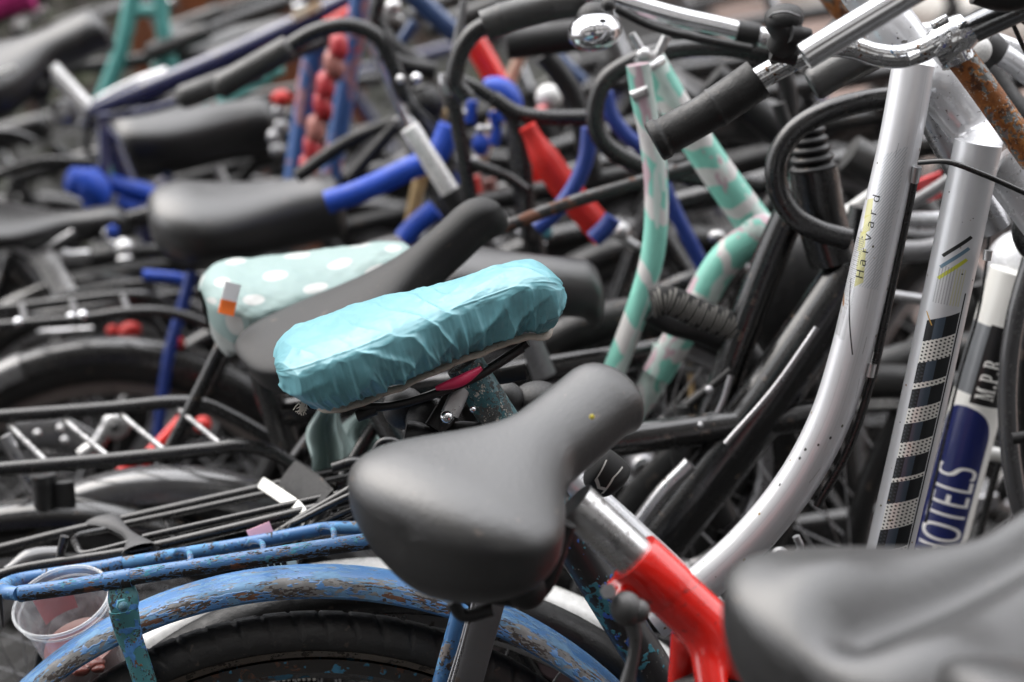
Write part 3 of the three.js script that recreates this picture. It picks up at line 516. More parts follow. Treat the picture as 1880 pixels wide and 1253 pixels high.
  part(pl, 'edge_trim', [T([[874, 1085, d - 0.085], [856, 1160, d - 0.085], [820, 1290, d - 0.085]], 7, d - 0.085, { m: 8 }), T([[862, 1120, d - 0.08], [846, 1180, d - 0.08], [812, 1290, d - 0.08]], 6, d - 0.08, { m: 8 })], M.dullAlu);
  const sd = part(b, 'saddle', saddleGeo(P(560, 650, d), P(985, 520, d + 0.01), { W: 0.11, roll: 0.02, drop: 0.036, dome: 0.012, wn: 0.04 }), M.vinylMatte);
  part(sd, 'rails', [T([[600, 735, d - 0.03], [700, 748, d - 0.03], [860, 700, d - 0.02], [960, 640, d - 0.01]], 16, d, { m: 10 }), T([[600, 735, d + 0.03], [720, 745, d + 0.03], [870, 690, d + 0.02], [970, 630, d + 0.01]], 16, d, { m: 10 }), T([[655, 765, d - 0.03], [690, 752, d - 0.03]], 22, d, { m: 12 })], M.blackMatte);
  const cl = part(sd, 'clamp', [T([[742, 800], [800, 812], [880, 800], [960, 812]], 56, d - 0.005, { n: 18, rf: (q) => 1 + 0.12 * Math.sin(q * 17) }), B(790, 775, d + 0.03, 46), B(742, 750, d + 0.05, 40), T([[852, 705, d + 0.01], [800, 790, d - 0.01]], 46, d, { sx: 0.35 }), T([[870, 668, d + 0.04], [900, 690, d + 0.05], [965, 682, d + 0.05]], 34, d, { m: 12, sx: 0.6 }), B(985, 740, d + 0.08, 50, { sy: 0.8 }), B(930, 735, d + 0.07, 34)], M.blackMatte);
  part(cl, 'bracket', [T([[848, 712, d - 0.012], [826, 762, d - 0.02]], 34, d, { sx: 0.18 })], M.dullAlu);
  part(cl, 'bolt', [B(820, 766, d - 0.036, 12), T([[820, 764, d - 0.02], [821, 767, d - 0.034]], 26, d, { m: 6 }), B(868, 752, d - 0.035, 6)], M.chrome);
}
{ // turquoise saddle cover
  const d = BD, tail = P(501, 652, d - 0.012), nose = P(1022, 494, d + 0.012);
  const f = saddleFrame(tail, nose, 0.02), opt = { W: 0.150, wn: 0.078, drop: 0.044, dome: 0.018, sag: 0.003, dn: 0.90, s0: 0.14, droop: 0.8, kick: -0.010, pz: 0.75, tuck: 0.10, w0: 0.25, w1: 0.8 }, R0 = saddleRing(opt);
  const at = (l) => f.tail.clone().addScaledVector(f.F, l[0] * f.L).addScaledVector(f.U, l[1]).addScaledVector(f.S, l[2]);
  const rid = (x) => { const q = ((x % 1) + 1) % 1; return Math.pow(q < 0.72 ? q / 0.72 : (1 - q) / 0.28, 2.6); }; // slow rise, sharp fall: pleats
  const surf = (s, phi) => { // cloth over the saddle: gathered creases that deepen towards the elastic hem
    const hl = phi < Math.PI / 2 ? clamp((0.35 - phi) / 1.57) : clamp((phi - Math.PI + 0.35) / 1.57), h = hl * hl * (3 - 2 * hl), side = phi < Math.PI / 2 ? 1 : -1;
    const base = R0(s, phi), e = 0.004, p1 = R0(clamp(s + e, 0, 1), phi), p2 = R0(s, phi + 0.02), p0 = R0(s, phi - 0.02);
    const t1 = V3((p1[0] - base[0]) * f.L, p1[1] - base[1], p1[2] - base[2]), t2 = V3(0, p2[1] - p0[1], p2[2] - p0[2]);
    const n = t2.cross(t1); if (n.lengthSq() < 1e-14) n.set(0, 1, 0); n.normalize(); if (n.y * Math.sin(phi) + n.z * Math.cos(phi) < 0) n.negate();
    const wob = fbm(s, side * 0.2 + 0.4, 6, 61, 3), w2 = fbm(s, h * 0.22 + 0.5 * side, 5, 88, 2);
    const k1 = rid(s * 13 + 2.4 * wob + h * (1.1 - 1.8 * s)), k2 = rid(s * 27 + 4 * wob - h * 0.5 + w2), k3 = rid(s * 6.2 + h * 1.7 + 1.3 * w2);
    const gate = smooth(0.35, 0.6, fbm(s, 0.3 + 0.1 * h, 9, 5, 2)), dia = rid(s * 4.3 - 1.1 * phi + 1.5 * fbm(s, phi * 0.1, 4, 52, 2));
    let a = h * (0.0060 * k1 * gate + 0.0034 * k2 * h * (1.3 - gate) + 0.0050 * k3) + 0.0036 * dia * (0.25 + h) * gate + 0.0026 * rid(s * 9 + phi * 0.9 + 2 * w2) * (1 - gate) * smooth(0, 0.3, h + 0.15) + 0.0035 * (fbm(s, phi * 0.12, 5, 71, 2) - 0.5);
    a += 0.0014 * (Math.abs(fbm(s, phi * 0.16, 14, 93, 3) - 0.5) * -2 + 0.3) + 0.0012 * h * rid(s * 52 + 5 * wob + h);
    const seam = Math.abs(phi < Math.PI / 2 ? phi - 0.42 : Math.PI - 0.42 - phi); a += 0.0007 * smooth(0.3, 0.55, fbm(s, 0.7, 7, 9, 2)) * Math.exp(-Math.pow(seam / 0.035, 2)); // piped seam between top and side
    a -= 0.004 * Math.pow(h, 3);
    a *= 1 - 0.75 * smooth(0.8, 1, h);
    return at([0.5 + (base[0] - 0.5) * (1 - 0.15 * h * h) + n.x * a / f.L, base[1] + n.y * a, base[2] + n.z * a]);
  };
  const lo = -1.22, hi = Math.PI + 1.22, nu = 420, nv = 170;
  const map = tex(512, (u, v) => { // washed turquoise cloth
    
    let c = mix3([0.095, 0.285, 0.33], [0.125, 0.325, 0.37], fbm(u, v, 6, 11));
    if (vn(u, v, 120, 6) > 0.985) c = mix3(c, [0.04, 0.1, 0.12], 0.6);
    return c.map((q) => q * (0.92 + 0.16 * fbm(u, v, 64, 3, 2)));
  });
  const g = grid(nu, nv, (a, q) => surf(clamp(0.5 - 0.5 * Math.cos(Math.PI * lerp(0.035, 0.965, a)), 0.002, 0.998), lerp(lo, hi, q)));
  const tp = thing('saddle_cover', 'crumpled turquoise cloth cover with frayed elastic hem on the blue bicycle saddle', 'saddle cover', V3(tail.x, tail.y - 0.08, tail.z));
  part(tp, 'cloth', g, new THREE.MeshPhysicalMaterial({ map, roughness: 0.4, ior: 1.65, side: THREE.DoubleSide, sheen: 0.5, sheenRoughness: 0.35, bumpMap: rep(tex(128, (u, v) => 0.5 + 0.5 * Math.sin(u * 128 * 3.14) * Math.sin(v * 128 * 3.14), true), 1 / 40), bumpScale: 0.00005 }));
  const hp = []; for (let i = 0; i <= 90; i++) hp.push(surf(lerp(0.004, 0.996, i / 90), lo)); for (let i = 90; i >= 0; i--) hp.push(surf(lerp(0.004, 0.996, i / 90), hi));
  for (let k = 0; k < 3; k++) for (let i = 0; i < hp.length; i++) hp[i] = hp[i].clone().lerp(hp[(i + 1) % hp.length].clone().add(hp[(i + hp.length - 1) % hp.length]).multiplyScalar(0.5), 0.5);
  part(tp, 'elastic_hem', sweep(hp.map((p, i) => p.clone().addScaledVector(f.U, -0.0022).addScaledVector(f.S, i <= 90 ? 0.005 : -0.005)), 0.0040, { closed: true, n: 420, m: 8, sx: 0.4, sy: 1 }), paint([0.40, 0.35, 0.30], { rough: 0.8, chip: [0.16, 0.12, 0.09], wear: 0.3, bump: 0.0006 }));
  part(tp, 'lining', T([[800, 714, d - 0.035], [845, 700, d - 0.035], [884, 676, d - 0.03]], 17, d, { m: 10, n: 14, rf: (t) => 0.5 + 0.8 * Math.sin(t * 3.1) }), plain([0.5, 0.02, 0.08], 0.4), 'crimson lining showing under the hem');
  const fr = []; for (let i = 0; i < 26; i++) { const x = 548 + rnd() * 16, y = 738 + rnd() * 8; fr.push(T([[x, y, d - 0.05], [x + rnd() * 12 - 8, y + 5 + rnd() * 4, d - 0.05], [x + rnd() * 18 - 12, y + 10 + rnd() * 9, d - 0.05]], 1.6, d, { m: 4, n: 5 })); }
  part(tp, 'frayed_threads', fr, plain([0.5, 0.46, 0.4], 0.8));
}
{ // plastic cup wedged in the rack
  const d = BD + 0.045, c = P(112, 1104, d), k = mpp(c), tilt = V3(-0.06, 0.88, 0.38).normalize(), ax = X.clone().addScaledVector(tilt, -tilt.x).normalize(), az = ax.clone().cross(tilt);
  const t = thing('plastic_cup', 'clear plastic cup with pink drink dregs wedged in the blue rack', 'cup', c.clone().addScaledVector(tilt, -0.11)), Rr = 91 * k, Hc = 0.092;
  const lathe = (pr, n = 64) => grid(n, pr.length - 1, (u, v) => { const q = pr[Math.round(v * (pr.length - 1))], a = u * 2 * Math.PI; return c.clone().addScaledVector(ax, Math.cos(a) * q[0]).addScaledVector(az, Math.sin(a) * q[0]).addScaledVector(tilt, q[1]); });
  const rAt = (h) => Rr * (0.955 - 0.28 * h / Hc), out = []; for (let i = 0; i <= 24; i++) { const h = i / 24 * Hc; out.push([rAt(h) + 0.0006 * Math.sin(h * 900) * smooth(0.01, 0.02, h) * smooth(0.05, 0.02, h), -h]); }
  const pet = new THREE.MeshPhysicalMaterial({ color: new THREE.Color().setRGB(0.86, 0.87, 0.88), transmission: 0.78, thickness: 0, roughness: 0.10, ior: 1.55, specularIntensity: 1, side: THREE.DoubleSide });
  part(t, 'wall', lathe(out), pet);
  part(t, 'rim', sweep(Array.from({ length: 36 }, (_, i) => { const a = i / 36 * 2 * Math.PI; return c.clone().addScaledVector(ax, Math.cos(a) * Rr).addScaledVector(az, Math.sin(a) * Rr); }), 0.0016, { closed: true, n: 144, m: 10 }), new THREE.MeshPhysicalMaterial({ color: new THREE.Color().setRGB(0.85, 0.86, 0.87), transmission: 0.8, roughness: 0.1, thickness: 0 }));
  part(t, 'lip', sweep(Array.from({ length: 36 }, (_, i) => { const a = i / 36 * 2 * Math.PI, r = rAt(0.007) + 0.0008; return c.clone().addScaledVector(ax, Math.cos(a) * r).addScaledVector(az, Math.sin(a) * r).addScaledVector(tilt, -0.008); }), 0.0010, { closed: true, n: 144, m: 8 }), new THREE.MeshPhysicalMaterial({ color: new THREE.Color().setRGB(0.8, 0.81, 0.82), transmission: 0.8, roughness: 0.1, thickness: 0 }));
  part(t, 'base', lathe([[0, -Hc], [rAt(Hc), -Hc]]), pet);
  const lv = 0.052; part(t, 'drink', [lathe([[0, -lv], [rAt(lv) - 0.0014, -lv]]), lathe([[rAt(lv) - 0.0014, -lv], [rAt(Hc * 0.97) - 0.0014, -Hc * 0.97]]), ...Array.from({ length: 8 }, (_, i) => ball(c.clone().addScaledVector(ax, (rnd() - 0.5) * 0.05).addScaledVector(az, (rnd() - 0.2) * 0.04).addScaledVector(tilt, -lv - 0.004), 0.006 + rnd() * 0.006, { sy: 0.6 }))], plain([0.20, 0.055, 0.042], 0.2));
  const gp = grid(14, 6, (u, v) => { const a = -2.05 + (u - 0.5) * 0.9, h = 0.010 + v * 0.032, r = rAt(h) + 0.0009; return c.clone().addScaledVector(ax, Math.cos(a) * r).addScaledVector(az, Math.sin(a) * r).addScaledVector(tilt, -h); });
  part(t, 'printed_label', gp, plain([0.42, 0.012, 0.02], 0.35, { side: THREE.DoubleSide }), 'red printed patch on the cup wall');
}

/* ---------- black bicycle with sprung clamp rack ---------- */
{
  const d = 1.95, b = bike('black bicycle with spring-clamp carrier, white mudguard and dark upturned saddle', 560, d), n = -0.06, f = 0.07;
  const A = arc3(d, [150, 1242], [662, 1030], [1150, 1142]);
  part(b, 'mudguard', revolve(A.c, guardProfile(A.R, 0.027, 0.03, 0.001), 0.7, 2.5, 80), M.white, 'white rear mudguard');
  wheel(b, A.c, A.R - 0.03, { t: 0.021, stripe: plain([0.10, 0.09, 0.085], 0.7), rimM: paint([0.16, 0.11, 0.12], { rough: 0.4 }) });
  const w = 17, o = { n: 30, m: 12 };
  const rk = part(b, 'rack', [T([[-30, 1015], [0, 1008], [120, 978], [222, 955], [350, 926], [478, 897], [560, 878], [640, 862], [760, 838]], w + 1, d + f, o), T([[-20, 1062], [34, 1046], [239, 1013], [400, 977], [545, 942], [620, 924], [720, 900]], w + 3, d + n, o), T([[-20, 1062], [-40, 1040], [-30, 1015, d + f]], w, d, o)], M.blackRod);
  const cp = part(rk, 'spring_clamp', [T([[222, 965, d + 0.05], [350, 938, d + 0.05], [491, 907, d + 0.05], [700, 862, d + 0.05]], 14, d, o), T([[262, 988, d - 0.04], [400, 957, d - 0.04], [525, 929, d - 0.04], [700, 890, d - 0.04]], 14, d, o), T([[228, 966, d + 0.05], [190, 974, d + 0.045], [146, 983, d + 0.03], [137, 990, d + 0.02], [141, 1004, d - 0.02], [152, 1017, d - 0.04], [190, 1010, d - 0.045], [236, 998, d - 0.045]], 13, d, { n: 60, m: 12 })], M.blackRod);
  { const path = new THREE.CatmullRomCurve3([P(186, 950, d + 0.07), P(210, 966, d + 0.045), P(234, 984, d), P(248, 996, d - 0.045), P(256, 1004, d - 0.075)]), ax = P(300, 960, d).sub(P(200, 984, d)).normalize(), kk = mpp(P(234, 984, d));
    const pl = (side) => (u, v) => { const c = path.getPoint(u), hw = (11 + 24 * Math.pow(Math.abs(u - 0.5) * 2, 1.7)) * kk, q = v * 2 - 1; return c.addScaledVector(ax, q * hw).addScaledVector(Y, side * 0.006 * Math.sqrt(1 - 0.97 * q * q) - 0.004 * Math.pow(Math.abs(u - 0.5) * 2, 3)); };
    part(cp, 'clamp_plate', [grid(30, 14, pl(1)), grid(30, 14, pl(-1))], M.clamp); }
  part(rk, 'crossbar', [[300, 950, 1004], [590, 876, 936]].map(([x, y0, y1]) => T([[x, y0, d + f], [x + 24, y1, d + n]], 12, d, { m: 10 })), M.blackRod);
  part(rk, 'reflector_housing', T([[8, 1050, d - 0.02], [60, 1026, d], [112, 1022, d + 0.01]], 50, d, { n: 20, sy: 0.8, rf: (t) => 0.45 + 0.55 * smooth(0, 0.5, t) }), M.guardGrey);
  part(rk, 'luggage_strap', [T([[478, 886, d + f], [520, 914, d], [548, 936, d - 0.058], [556, 950, d - 0.07], [548, 966, d - 0.07]], 34, d, { n: 24, m: 12, sx: 0.10, sy: 0.72 })], M.tape, 'cream strap over the carrier');
  part(rk, 'strap_pad', [T([[525, 872, d + f], [565, 900, d], [592, 928, d - 0.058]], 82, d, { n: 16, m: 14, sx: 0.09, sy: 0.85 })], M.blackMatte, 'black ribbed pad beside the strap');
  const wb = part(rk, 'wire_bail', [T([[760, 830], [690, 872], [560, 948], [490, 990], [440, 1010]], 18, d - 0.07, o), T([[760, 868], [640, 912], [548, 958], [532, 966], [534, 976], [556, 976], [640, 938], [760, 890]], 14, d - 0.08, { n: 60, m: 10 }), T([[760, 905], [650, 950], [565, 985], [510, 975]], 14, d - 0.08, o)], M.blackRod);
  part(rk, 'hoop', [T([[684, 872], [688, 830], [700, 812], [726, 812], [738, 830], [728, 868]], 14, d - 0.02, { n: 40, m: 12 }), T([[610, 860], [655, 850], [680, 872]], 22, d, { n: 12 })], M.blackRod);
  for (const [x0, y0, x1, y1] of [[118, 985, 60, 1262], [560, 945, 470, 1290]]) part(b, 'rack_strut', T([[x0, y0], [x1, y1]], 17, d - 0.05, { m: 12 }), M.blackRod);
  // saddle and post
  const s = part(b, 'saddle', saddleGeo(P(452, 676, d + 0.10), P(900, 348, d + 0.17), { W: 0.135, wn: 0.036, roll: 0.22, pz: 1.1, dome: 0.016, drop: 0.050, dn: 0.7, sag: 0.018, w1: 0.75, droop: 0.9 }), M.vinylDark, 'dark grey saddle with its nose tipped up');
  part(b, 'frame', [T([[640, 640, d + 0.1], [905, 1120, d], [1010, 1300, d]], 62, d, { m: 20 }), T([[700, 760, d + 0.08], [380, 1300, d]], 26, d), T([[760, 860], [1500, 760]], 60, d + 0.12)], M.blackPaint);
}
{ // white-stitched elastic straps hanging behind the blue mudguard
  const d = 1.845, cv = canvasTex(256, 64, (g, w, h) => { g.fillStyle = '#0b0b0b'; g.fillRect(0, 0, w, h); g.fillStyle = '#e8e4da'; for (let i = 0; i < 14; i++) { g.fillRect(i * 18 + 2, 8, 8, 10); g.fillRect(i * 18 + 6, 26, 8, 12); g.fillRect(i * 18 + 10, 46, 8, 10); } });
  const st = []; const t = thing('luggage_strap', 'black elastic luggage straps with white stitches hanging behind the blue mudguard', 'strap', P(500, 1150, d));
  for (let i = 0; i < 8; i++) { const m = new THREE.MeshPhysicalMaterial({ map: cv.clone(), roughness: 0.8 }); if (i) m.map = cv; part(t, 'cord', T([[432 + i * 12, 1030 - i * 2], [468 + i * 11, 1120], [520 + i * 9, 1275]], 10.5, d, { m: 10, n: 16, unit: true }), st[0] || (st[0] = m)); }
  solo('paper_tag', 'pale blue paper slip under the blue rack, right of the stitched straps', 'paper', T([[488, 1052, 1.86], [545, 1036, 1.86]], 46, 1.86, { sx: 0.03, n: 4 }), plain([0.50, 0.68, 0.76], 0.6));
  solo('paper_tag', 'pink and white paper tag poking up behind the blue rack', 'paper', T([[456, 985, 1.86], [498, 968, 1.86]], 22, 1.86, { sx: 0.04, n: 4 }), plain([0.75, 0.42, 0.5], 0.6));
  solo('paper_tag', 'white card between blue mudguard and tyre beside the rack strut', 'paper', T([[212, 1232, 1.83], [244, 1196, 1.83]], 52, 1.83, { sx: 0.03, n: 4 }), plain([0.78, 0.78, 0.76], 0.6));
}
/* ---------- left: bicycles with racks, one behind the other ---------- */
{ // long ladder rack, grey gloss mudguard; polka cover on its saddle
  const d = 2.2, b = bike('black bicycle with ladder rack of four pale rods and glossy grey mudguard', 520, d), o = { n: 40, m: 14 }, f = 0.08, n = -0.07;
  const rk = part(b, 'rack', [T([[-60, 770], [0, 765], [200, 750], [320, 739], [370, 742], [430, 768], [500, 808], [560, 842], [640, 880]], 25, d + f, { n: 60, m: 14 }), T([[-60, 868], [0, 862], [200, 845], [380, 826], [450, 819], [500, 832], [560, 866], [640, 905]], 27, d + n, { n: 60, m: 14 })].slice(0, 1), M.blackRod);
  part(rk, 'near_rail', T([[-60, 868], [0, 862], [200, 845], [380, 826], [450, 819], [500, 832], [560, 866], [640, 905]], 27, d + n, { n: 60, m: 14 }), M.blackRod);
  for (const [x0, y0, x1, y1] of [[18, 782, 84, 848], [118, 772, 197, 838], [222, 762, 302, 828], [328, 752, 406, 818]]) part(rk, 'crossbar', T([[x0, y0, d + f - 0.005], [x1, y1, d + n + 0.005]], 12, d, { m: 10 }), M.alu);
  const A = arc3(d, [-30, 985], [300, 858], [590, 935]);
  part(b, 'mudguard', revolve(A.c, guardProfile(A.R, 0.030, 0.03, 0.001), 0.5, 1.86, 80), M.guardGrey);
  part(b, 'mudguard', revolve(A.c, guardProfile(A.R, 0.030, 0.03, 0.001), 1.96, 2.9, 50), M.guardGrey);
  wheel(b, A.c, A.R - 0.02, { t: 0.022, tyreM: M.rubber });
  part(b, 'rear_lamp', [T([[80, 875, d - 0.05], [88, 1010, d - 0.05]], 44, d - 0.05, { m: 18 }), T([[116, 885, d - 0.05], [124, 980, d - 0.05]], 40, d - 0.04, { m: 14, sx: 0.6 })], M.blackMatte);
  part(b, 'rusty_cap', T([[79, 872, d - 0.05], [81, 886, d - 0.05]], 46, d - 0.05, { m: 18 }), M.rustBar);
  part(b, 'rack_strut', T([[10, 800, d], [60, 900, d]], 22, d, {}), M.dullAlu);
  part(b, 'frame', [T([[430, 585], [352, 745], [240, 960]], 24, d + 0.05, { n: 14 }), T([[455, 600], [520, 800], [640, 1160]], 52, d + 0.06), T([[520, 760], [1250, 640]], 54, d + 0.06)], M.blackPaint);
  part(b, 'seat_stay', T([[612, 752, d - 0.04], [540, 850, d - 0.04]], 34, d - 0.04), M.blackPaint);
  part(b, 'saddle', saddleGeo(P(405, 565, d), P(735, 485, d + 0.05), { W: 0.14, dome: 0.012 }), M.vinylMatte);
  part(b, 'saddle_spring', T([[445, 590], [450, 620], [430, 612], [455, 600], [470, 620], [440, 630]], 9, d - 0.05, { n: 40, m: 8 }), M.chrome);
}
{ // pale mint cover with white dots
  const d = 2.2, opt = { W: 0.185, wn: 0.10, drop: 0.064, dome: 0.030, sag: 0.004, dn: 0.9, s0: 0.2, pz: 0.8, tuck: 0.12, w1: 0.95 }, f = saddleFrame(P(372, 560, d), P(770, 474, d + 0.05), 0.10), R0 = saddleRing(opt);
  const surf = (s, ph) => { const h = ph < Math.PI / 2 ? smooth(0.2, -1.1, ph) : smooth(Math.PI - 0.2, Math.PI + 1.1, ph), l = R0(s, ph), a = h * 0.010 * (Math.pow(vn(s + ph * 0.05, ph * 0.1, 20, 5), 2) - 0.3) + 0.012 * (fbm(s, ph * 0.2, 5, 7, 4) - 0.5); return f.tail.clone().addScaledVector(f.F, l[0] * f.L).addScaledVector(f.U, l[1] + a * Math.sin(ph)).addScaledVector(f.S, l[2] + a * Math.cos(ph) * 1.5); };
  const map = tex(512, (u, v) => { // staggered white dots, drab skirt
    let c = mix3([0.18, 0.26, 0.25], [0.22, 0.30, 0.29], fbm(u, v, 5, 3)); const gx = u * 5.2, gy = v * 8; const row = Math.floor(gy), dx = ((gx + (row % 2) * 0.5) % 1) - 0.5, dy = (gy % 1) - 0.5;
    if (dx * dx * 2.2 + dy * dy * 1.3 < 0.085) c = [0.40, 0.41, 0.40]; if (v < 0.12 || v > 0.88) c = [0.30, 0.32, 0.31]; return c;
  });
  const t = thing('saddle_cover', 'pale mint saddle cover with white polka dots and an orange label', 'saddle cover', P(374, 600, d)), lo = -1.0, hi = Math.PI + 1.0;
  part(t, 'cloth', grid(120, 80, (a, q) => surf(clamp(0.5 - 0.5 * Math.cos(Math.PI * a), 0.004, 0.996), lerp(lo, hi, q))), new THREE.MeshPhysicalMaterial({ map, roughness: 0.6, side: THREE.DoubleSide, sheen: 0.2 }));
  const tg = (y0, y1, x0, x1) => T([[x0, y0, d - 0.095], [x1, y1, d - 0.098]], 30, d - 0.095, { sx: 0.05, n: 4, m: 12 });
  part(t, 'label', tg(520, 552, 428, 420), plain([0.62, 0.62, 0.63], 0.6)); part(t, 'label', tg(552, 578, 420, 414), plain([0.85, 0.17, 0.02], 0.5), 'orange end of the sewn-in label');
  part(t, 'skirt', T([[450, 570, d - 0.07], [470, 600, d - 0.07], [520, 615, d - 0.06]], 44, d - 0.07, { n: 12, sx: 0.3 }), plain([0.26, 0.29, 0.28], 0.8));
}
{ // pale mint cloth hanging below
  const d = 2.05, t = thing('plastic_bag', 'pale grey-mint plastic bag hanging below the turquoise saddle cover', 'bag', P(640, 850, d)), m = new THREE.MeshPhysicalMaterial({ color: new THREE.Color().setRGB(0.34, 0.44, 0.42), roughness: 0.45, side: THREE.DoubleSide });
  const sheet = (x0, x1, y0, y1, dd, s) => grid(30, 24, (u, v) => { const y = lerp(y0, y1, v), w = lerp(0.55, 1.15, smooth(0, 0.5, v)), x = lerp(x0, x1, 0.5) + (u - 0.5) * (x1 - x0) * w; return P(x + 8 * Math.sin(v * 6 + s), y, d + dd + 0.022 * Math.sin(u * 9 + s + v * 2) * (0.4 + v) + 0.008 * (fbm(u, v, 6, s, 2) - 0.5)); });
  part(t, 'fold', sheet(570, 640, 745, 880, 0, 3), m); part(t, 'fold', sheet(635, 700, 750, 830, 0.04, 8), m);
}
{ // bicycle with a segmented grey mudguard, black rack and smooth black saddle
  const d = 2.86, b = bike('black bicycle with jointed grey mudguard, blurred black rack and shiny smooth black saddle', 420, d), f = 0.08, n = -0.08, dr = d - 0.06;
  const A = arc3(d, [-10, 668], [240, 616], [560, 765]);
  for (let i = 0; i < 7; i++) { const a = 2.95 - i * 0.235; if (i < 5) part(b, 'mudguard', revolve(A.c, guardProfile(A.R, 0.034, 0.03, 0), a - 0.225, a, 20), M.guardGrey); }
  part(b, 'mudguard', revolve(A.c, guardProfile(A.R - 0.002, 0.032, 0.03, 0.002), 0.1, 1.78, 50), M.blackPaint);
  wheel(b, A.c, A.R - 0.02, { t: 0.024, stripe: paint([0.16, 0.13, 0.12], { rough: 0.7 }), rimM: paint([0.16, 0.14, 0.13], { rough: 0.5 }) });
  const rk = part(b, 'rack', T([[-40, 571], [0, 568], [130, 553], [220, 543], [270, 545], [320, 568], [380, 596], [440, 625]], 20, dr + f, { n: 50, m: 12 }), M.blackRod);
  part(rk, 'near_rail', T([[-40, 604], [0, 599], [150, 585], [240, 573], [310, 574], [370, 592], [430, 625]], 20, dr + n, { n: 50, m: 12 }), M.blackRod);
  for (const [x0, y0, x1, y1] of [[40, 562, 46, 594], [132, 554, 140, 585], [226, 545, 236, 574]]) part(rk, 'crossbar', T([[x0, y0, dr + f], [x1, y1, dr + n]], 13, dr, { m: 10 }), M.greyPaint);
  for (const [x, y, r] of [[33, 592, 9], [152, 580, 10], [130, 582, 8]]) part(rk, 'bolt', B(x, y, dr + n - 0.012, r), M.chrome);
  part(b, 'frame', [T([[445, 480], [520, 660], [640, 950]], 40, d), T([[445, 600, d - 0.05], [380, 720, d - 0.06], [290, 900, d - 0.06]], 22, d), T([[430, 625], [450, 600]], 44, d)], M.blackPaint);
  part(b, 'saddle', saddleGeo(P(272, 402, d), P(632, 356, d + 0.04), { W: 0.185, wn: 0.095, drop: 0.062, dome: 0.046, sag: 0.012, dn: 0.85, roll: 0.15, s0: 0.26, w1: 0.8, droop: 0.7, pz: 1.05 }), M.vinyl);
  part(b, 'cable', T([[262, 505], [330, 512], [352, 520]], 20, d + 0.1, { n: 10 }), M.royal);
}
{ // flat black saddle at the left edge on a cream post
  const d = 3.15, b = bike('bicycle at left edge with cream seat post and flat dark saddle', 60, d);
  part(b, 'saddle', saddleGeo(P(-70, 405, d), P(232, 388, d + 0.02), { W: 0.15, drop: 0.032, dome: 0.018, roll: 0.20, wn: 0.05 }), M.vinylMatte);
  part(b, 'saddle_rail', T([[20, 452], [60, 468], [110, 440], [135, 425]], 11, d - 0.03, { n: 20 }), M.dullAlu);
  part(b, 'seat_post', T([[78, 470], [142, 572]], 42, d, { m: 16 }), M.whitePost);
  part(b, 'frame', [T([[140, 560], [220, 760]], 44, d), T([[165, 480], [300, 462], [345, 490]], 26, d + 0.03, { n: 20 }), T([[120, 520], [400, 470], [800, 380]], 34, d + 0.1)], M.blackMatte);
  const A = arc3(d + 0.05, [0, 552], [200, 502], [340, 535]);
  part(b, 'mudguard', revolve(A.c, guardProfile(A.R, 0.028, 0.028), 0.4, 2.9, 60), M.blackPaint); wheel(b, A.c, A.R - 0.03);
  part(b, 'lamp', [B(120, 470, d - 0.02, 14), T([[125, 470], [165, 468]], 22, d - 0.02)], M.dullAlu);
}
{
  const d = 3.1, t = thing('padlock', 'shiny round metal lock with a key ring above the black rack at left', 'padlock', P(230, 480, d));
  part(t, 'body', [B(228, 455, d, 18, { sy: 0.9 }), B(228, 474, d - 0.01, 15, { sy: 0.5 })], M.alu); part(t, 'shackle', T([[236, 458], [225, 442], [206, 448], [192, 432], [196, 420]], 9, d, { n: 24 }), M.chrome);
  part(t, 'key_head', B(206, 424, d, 11, { sz: 0.5 }), M.royal);
}
{ // navy bicycle
  const d = 3.35, b = bike('navy-blue bicycle with white seat post and grey long-nosed saddle at upper left', 160, d);
  part(b, 'saddle', saddleGeo(P(-110, 158, d - 0.02), P(192, 30, d + 0.05), { W: 0.19, wn: 0.075, drop: 0.075, roll: 0.30, dome: 0.03, droop: 0.9 }), M.vinylMatte);
  part(b, 'saddle_trim', T([[-20, 140, d - 0.075], [8, 132, d - 0.078], [28, 124, d - 0.078]], 11, d - 0.075, { n: 8, sx: 0.4 }), M.white);
  part(b, 'saddle_clamp', [T([[60, 150], [96, 128]], 34, d), B(70, 160, d, 26)], M.blackMatte);
  part(b, 'seat_post', T([[93, 124], [164, 205]], 33, d, { m: 16 }), M.whitePost);
  part(b, 'frame', [T([[166, 208], [400, 112], [660, -8]], 40, d, { m: 18 }), T([[166, 204], [190, 236], [300, 500]], 36, d), T([[180, 215], [240, 208], [300, 195], [420, 145]], 16, d - 0.02, { n: 16 }), T([[188, 222, d - 0.03], [190, 300, d - 0.04], [196, 380, d - 0.05]], 21, d - 0.04, { n: 10 }), T([[190, 232, d - 0.03], [216, 262, d - 0.03]], 18, d - 0.03)], M.navy);
  part(b, 'decal', T([[538, 33, d - 0.022], [590, 8, d - 0.022]], 18, d - 0.022, { m: 10, sx: 0.25 }), paint([0.62, 0.55, 0.42], { rough: 0.4, wear: 1, chip: [0.45, 0.22, 0.05] }));
  part(b, 'mudguard', T([[150, 225], [190, 190], [260, 155], [310, 138]], 34, d + 0.08, { n: 20, sx: 0.8 }), M.silver, 'pale silver guard behind the navy tube');
  part(b, 'rear_lamp', [B(118, 208, d + 0.02, 26, { sx: 1.1 }), B(146, 228, d, 8)], M.dullAlu);
  part(b, 'rack', [T([[165, 300, d - 0.02], [158, 250, d - 0.02], [172, 222, d - 0.02], [240, 202, d - 0.02]], 13, d, { n: 24 }), T([[-30, 335], [20, 312], [80, 296], [170, 298]], 21, d - 0.1, { n: 20 }), T([[-20, 246], [30, 250], [60, 262]], 24, d + 0.1, { n: 10 }), T([[98, 272], [136, 298]], 22, d + 0.1)], M.blackRod);
}
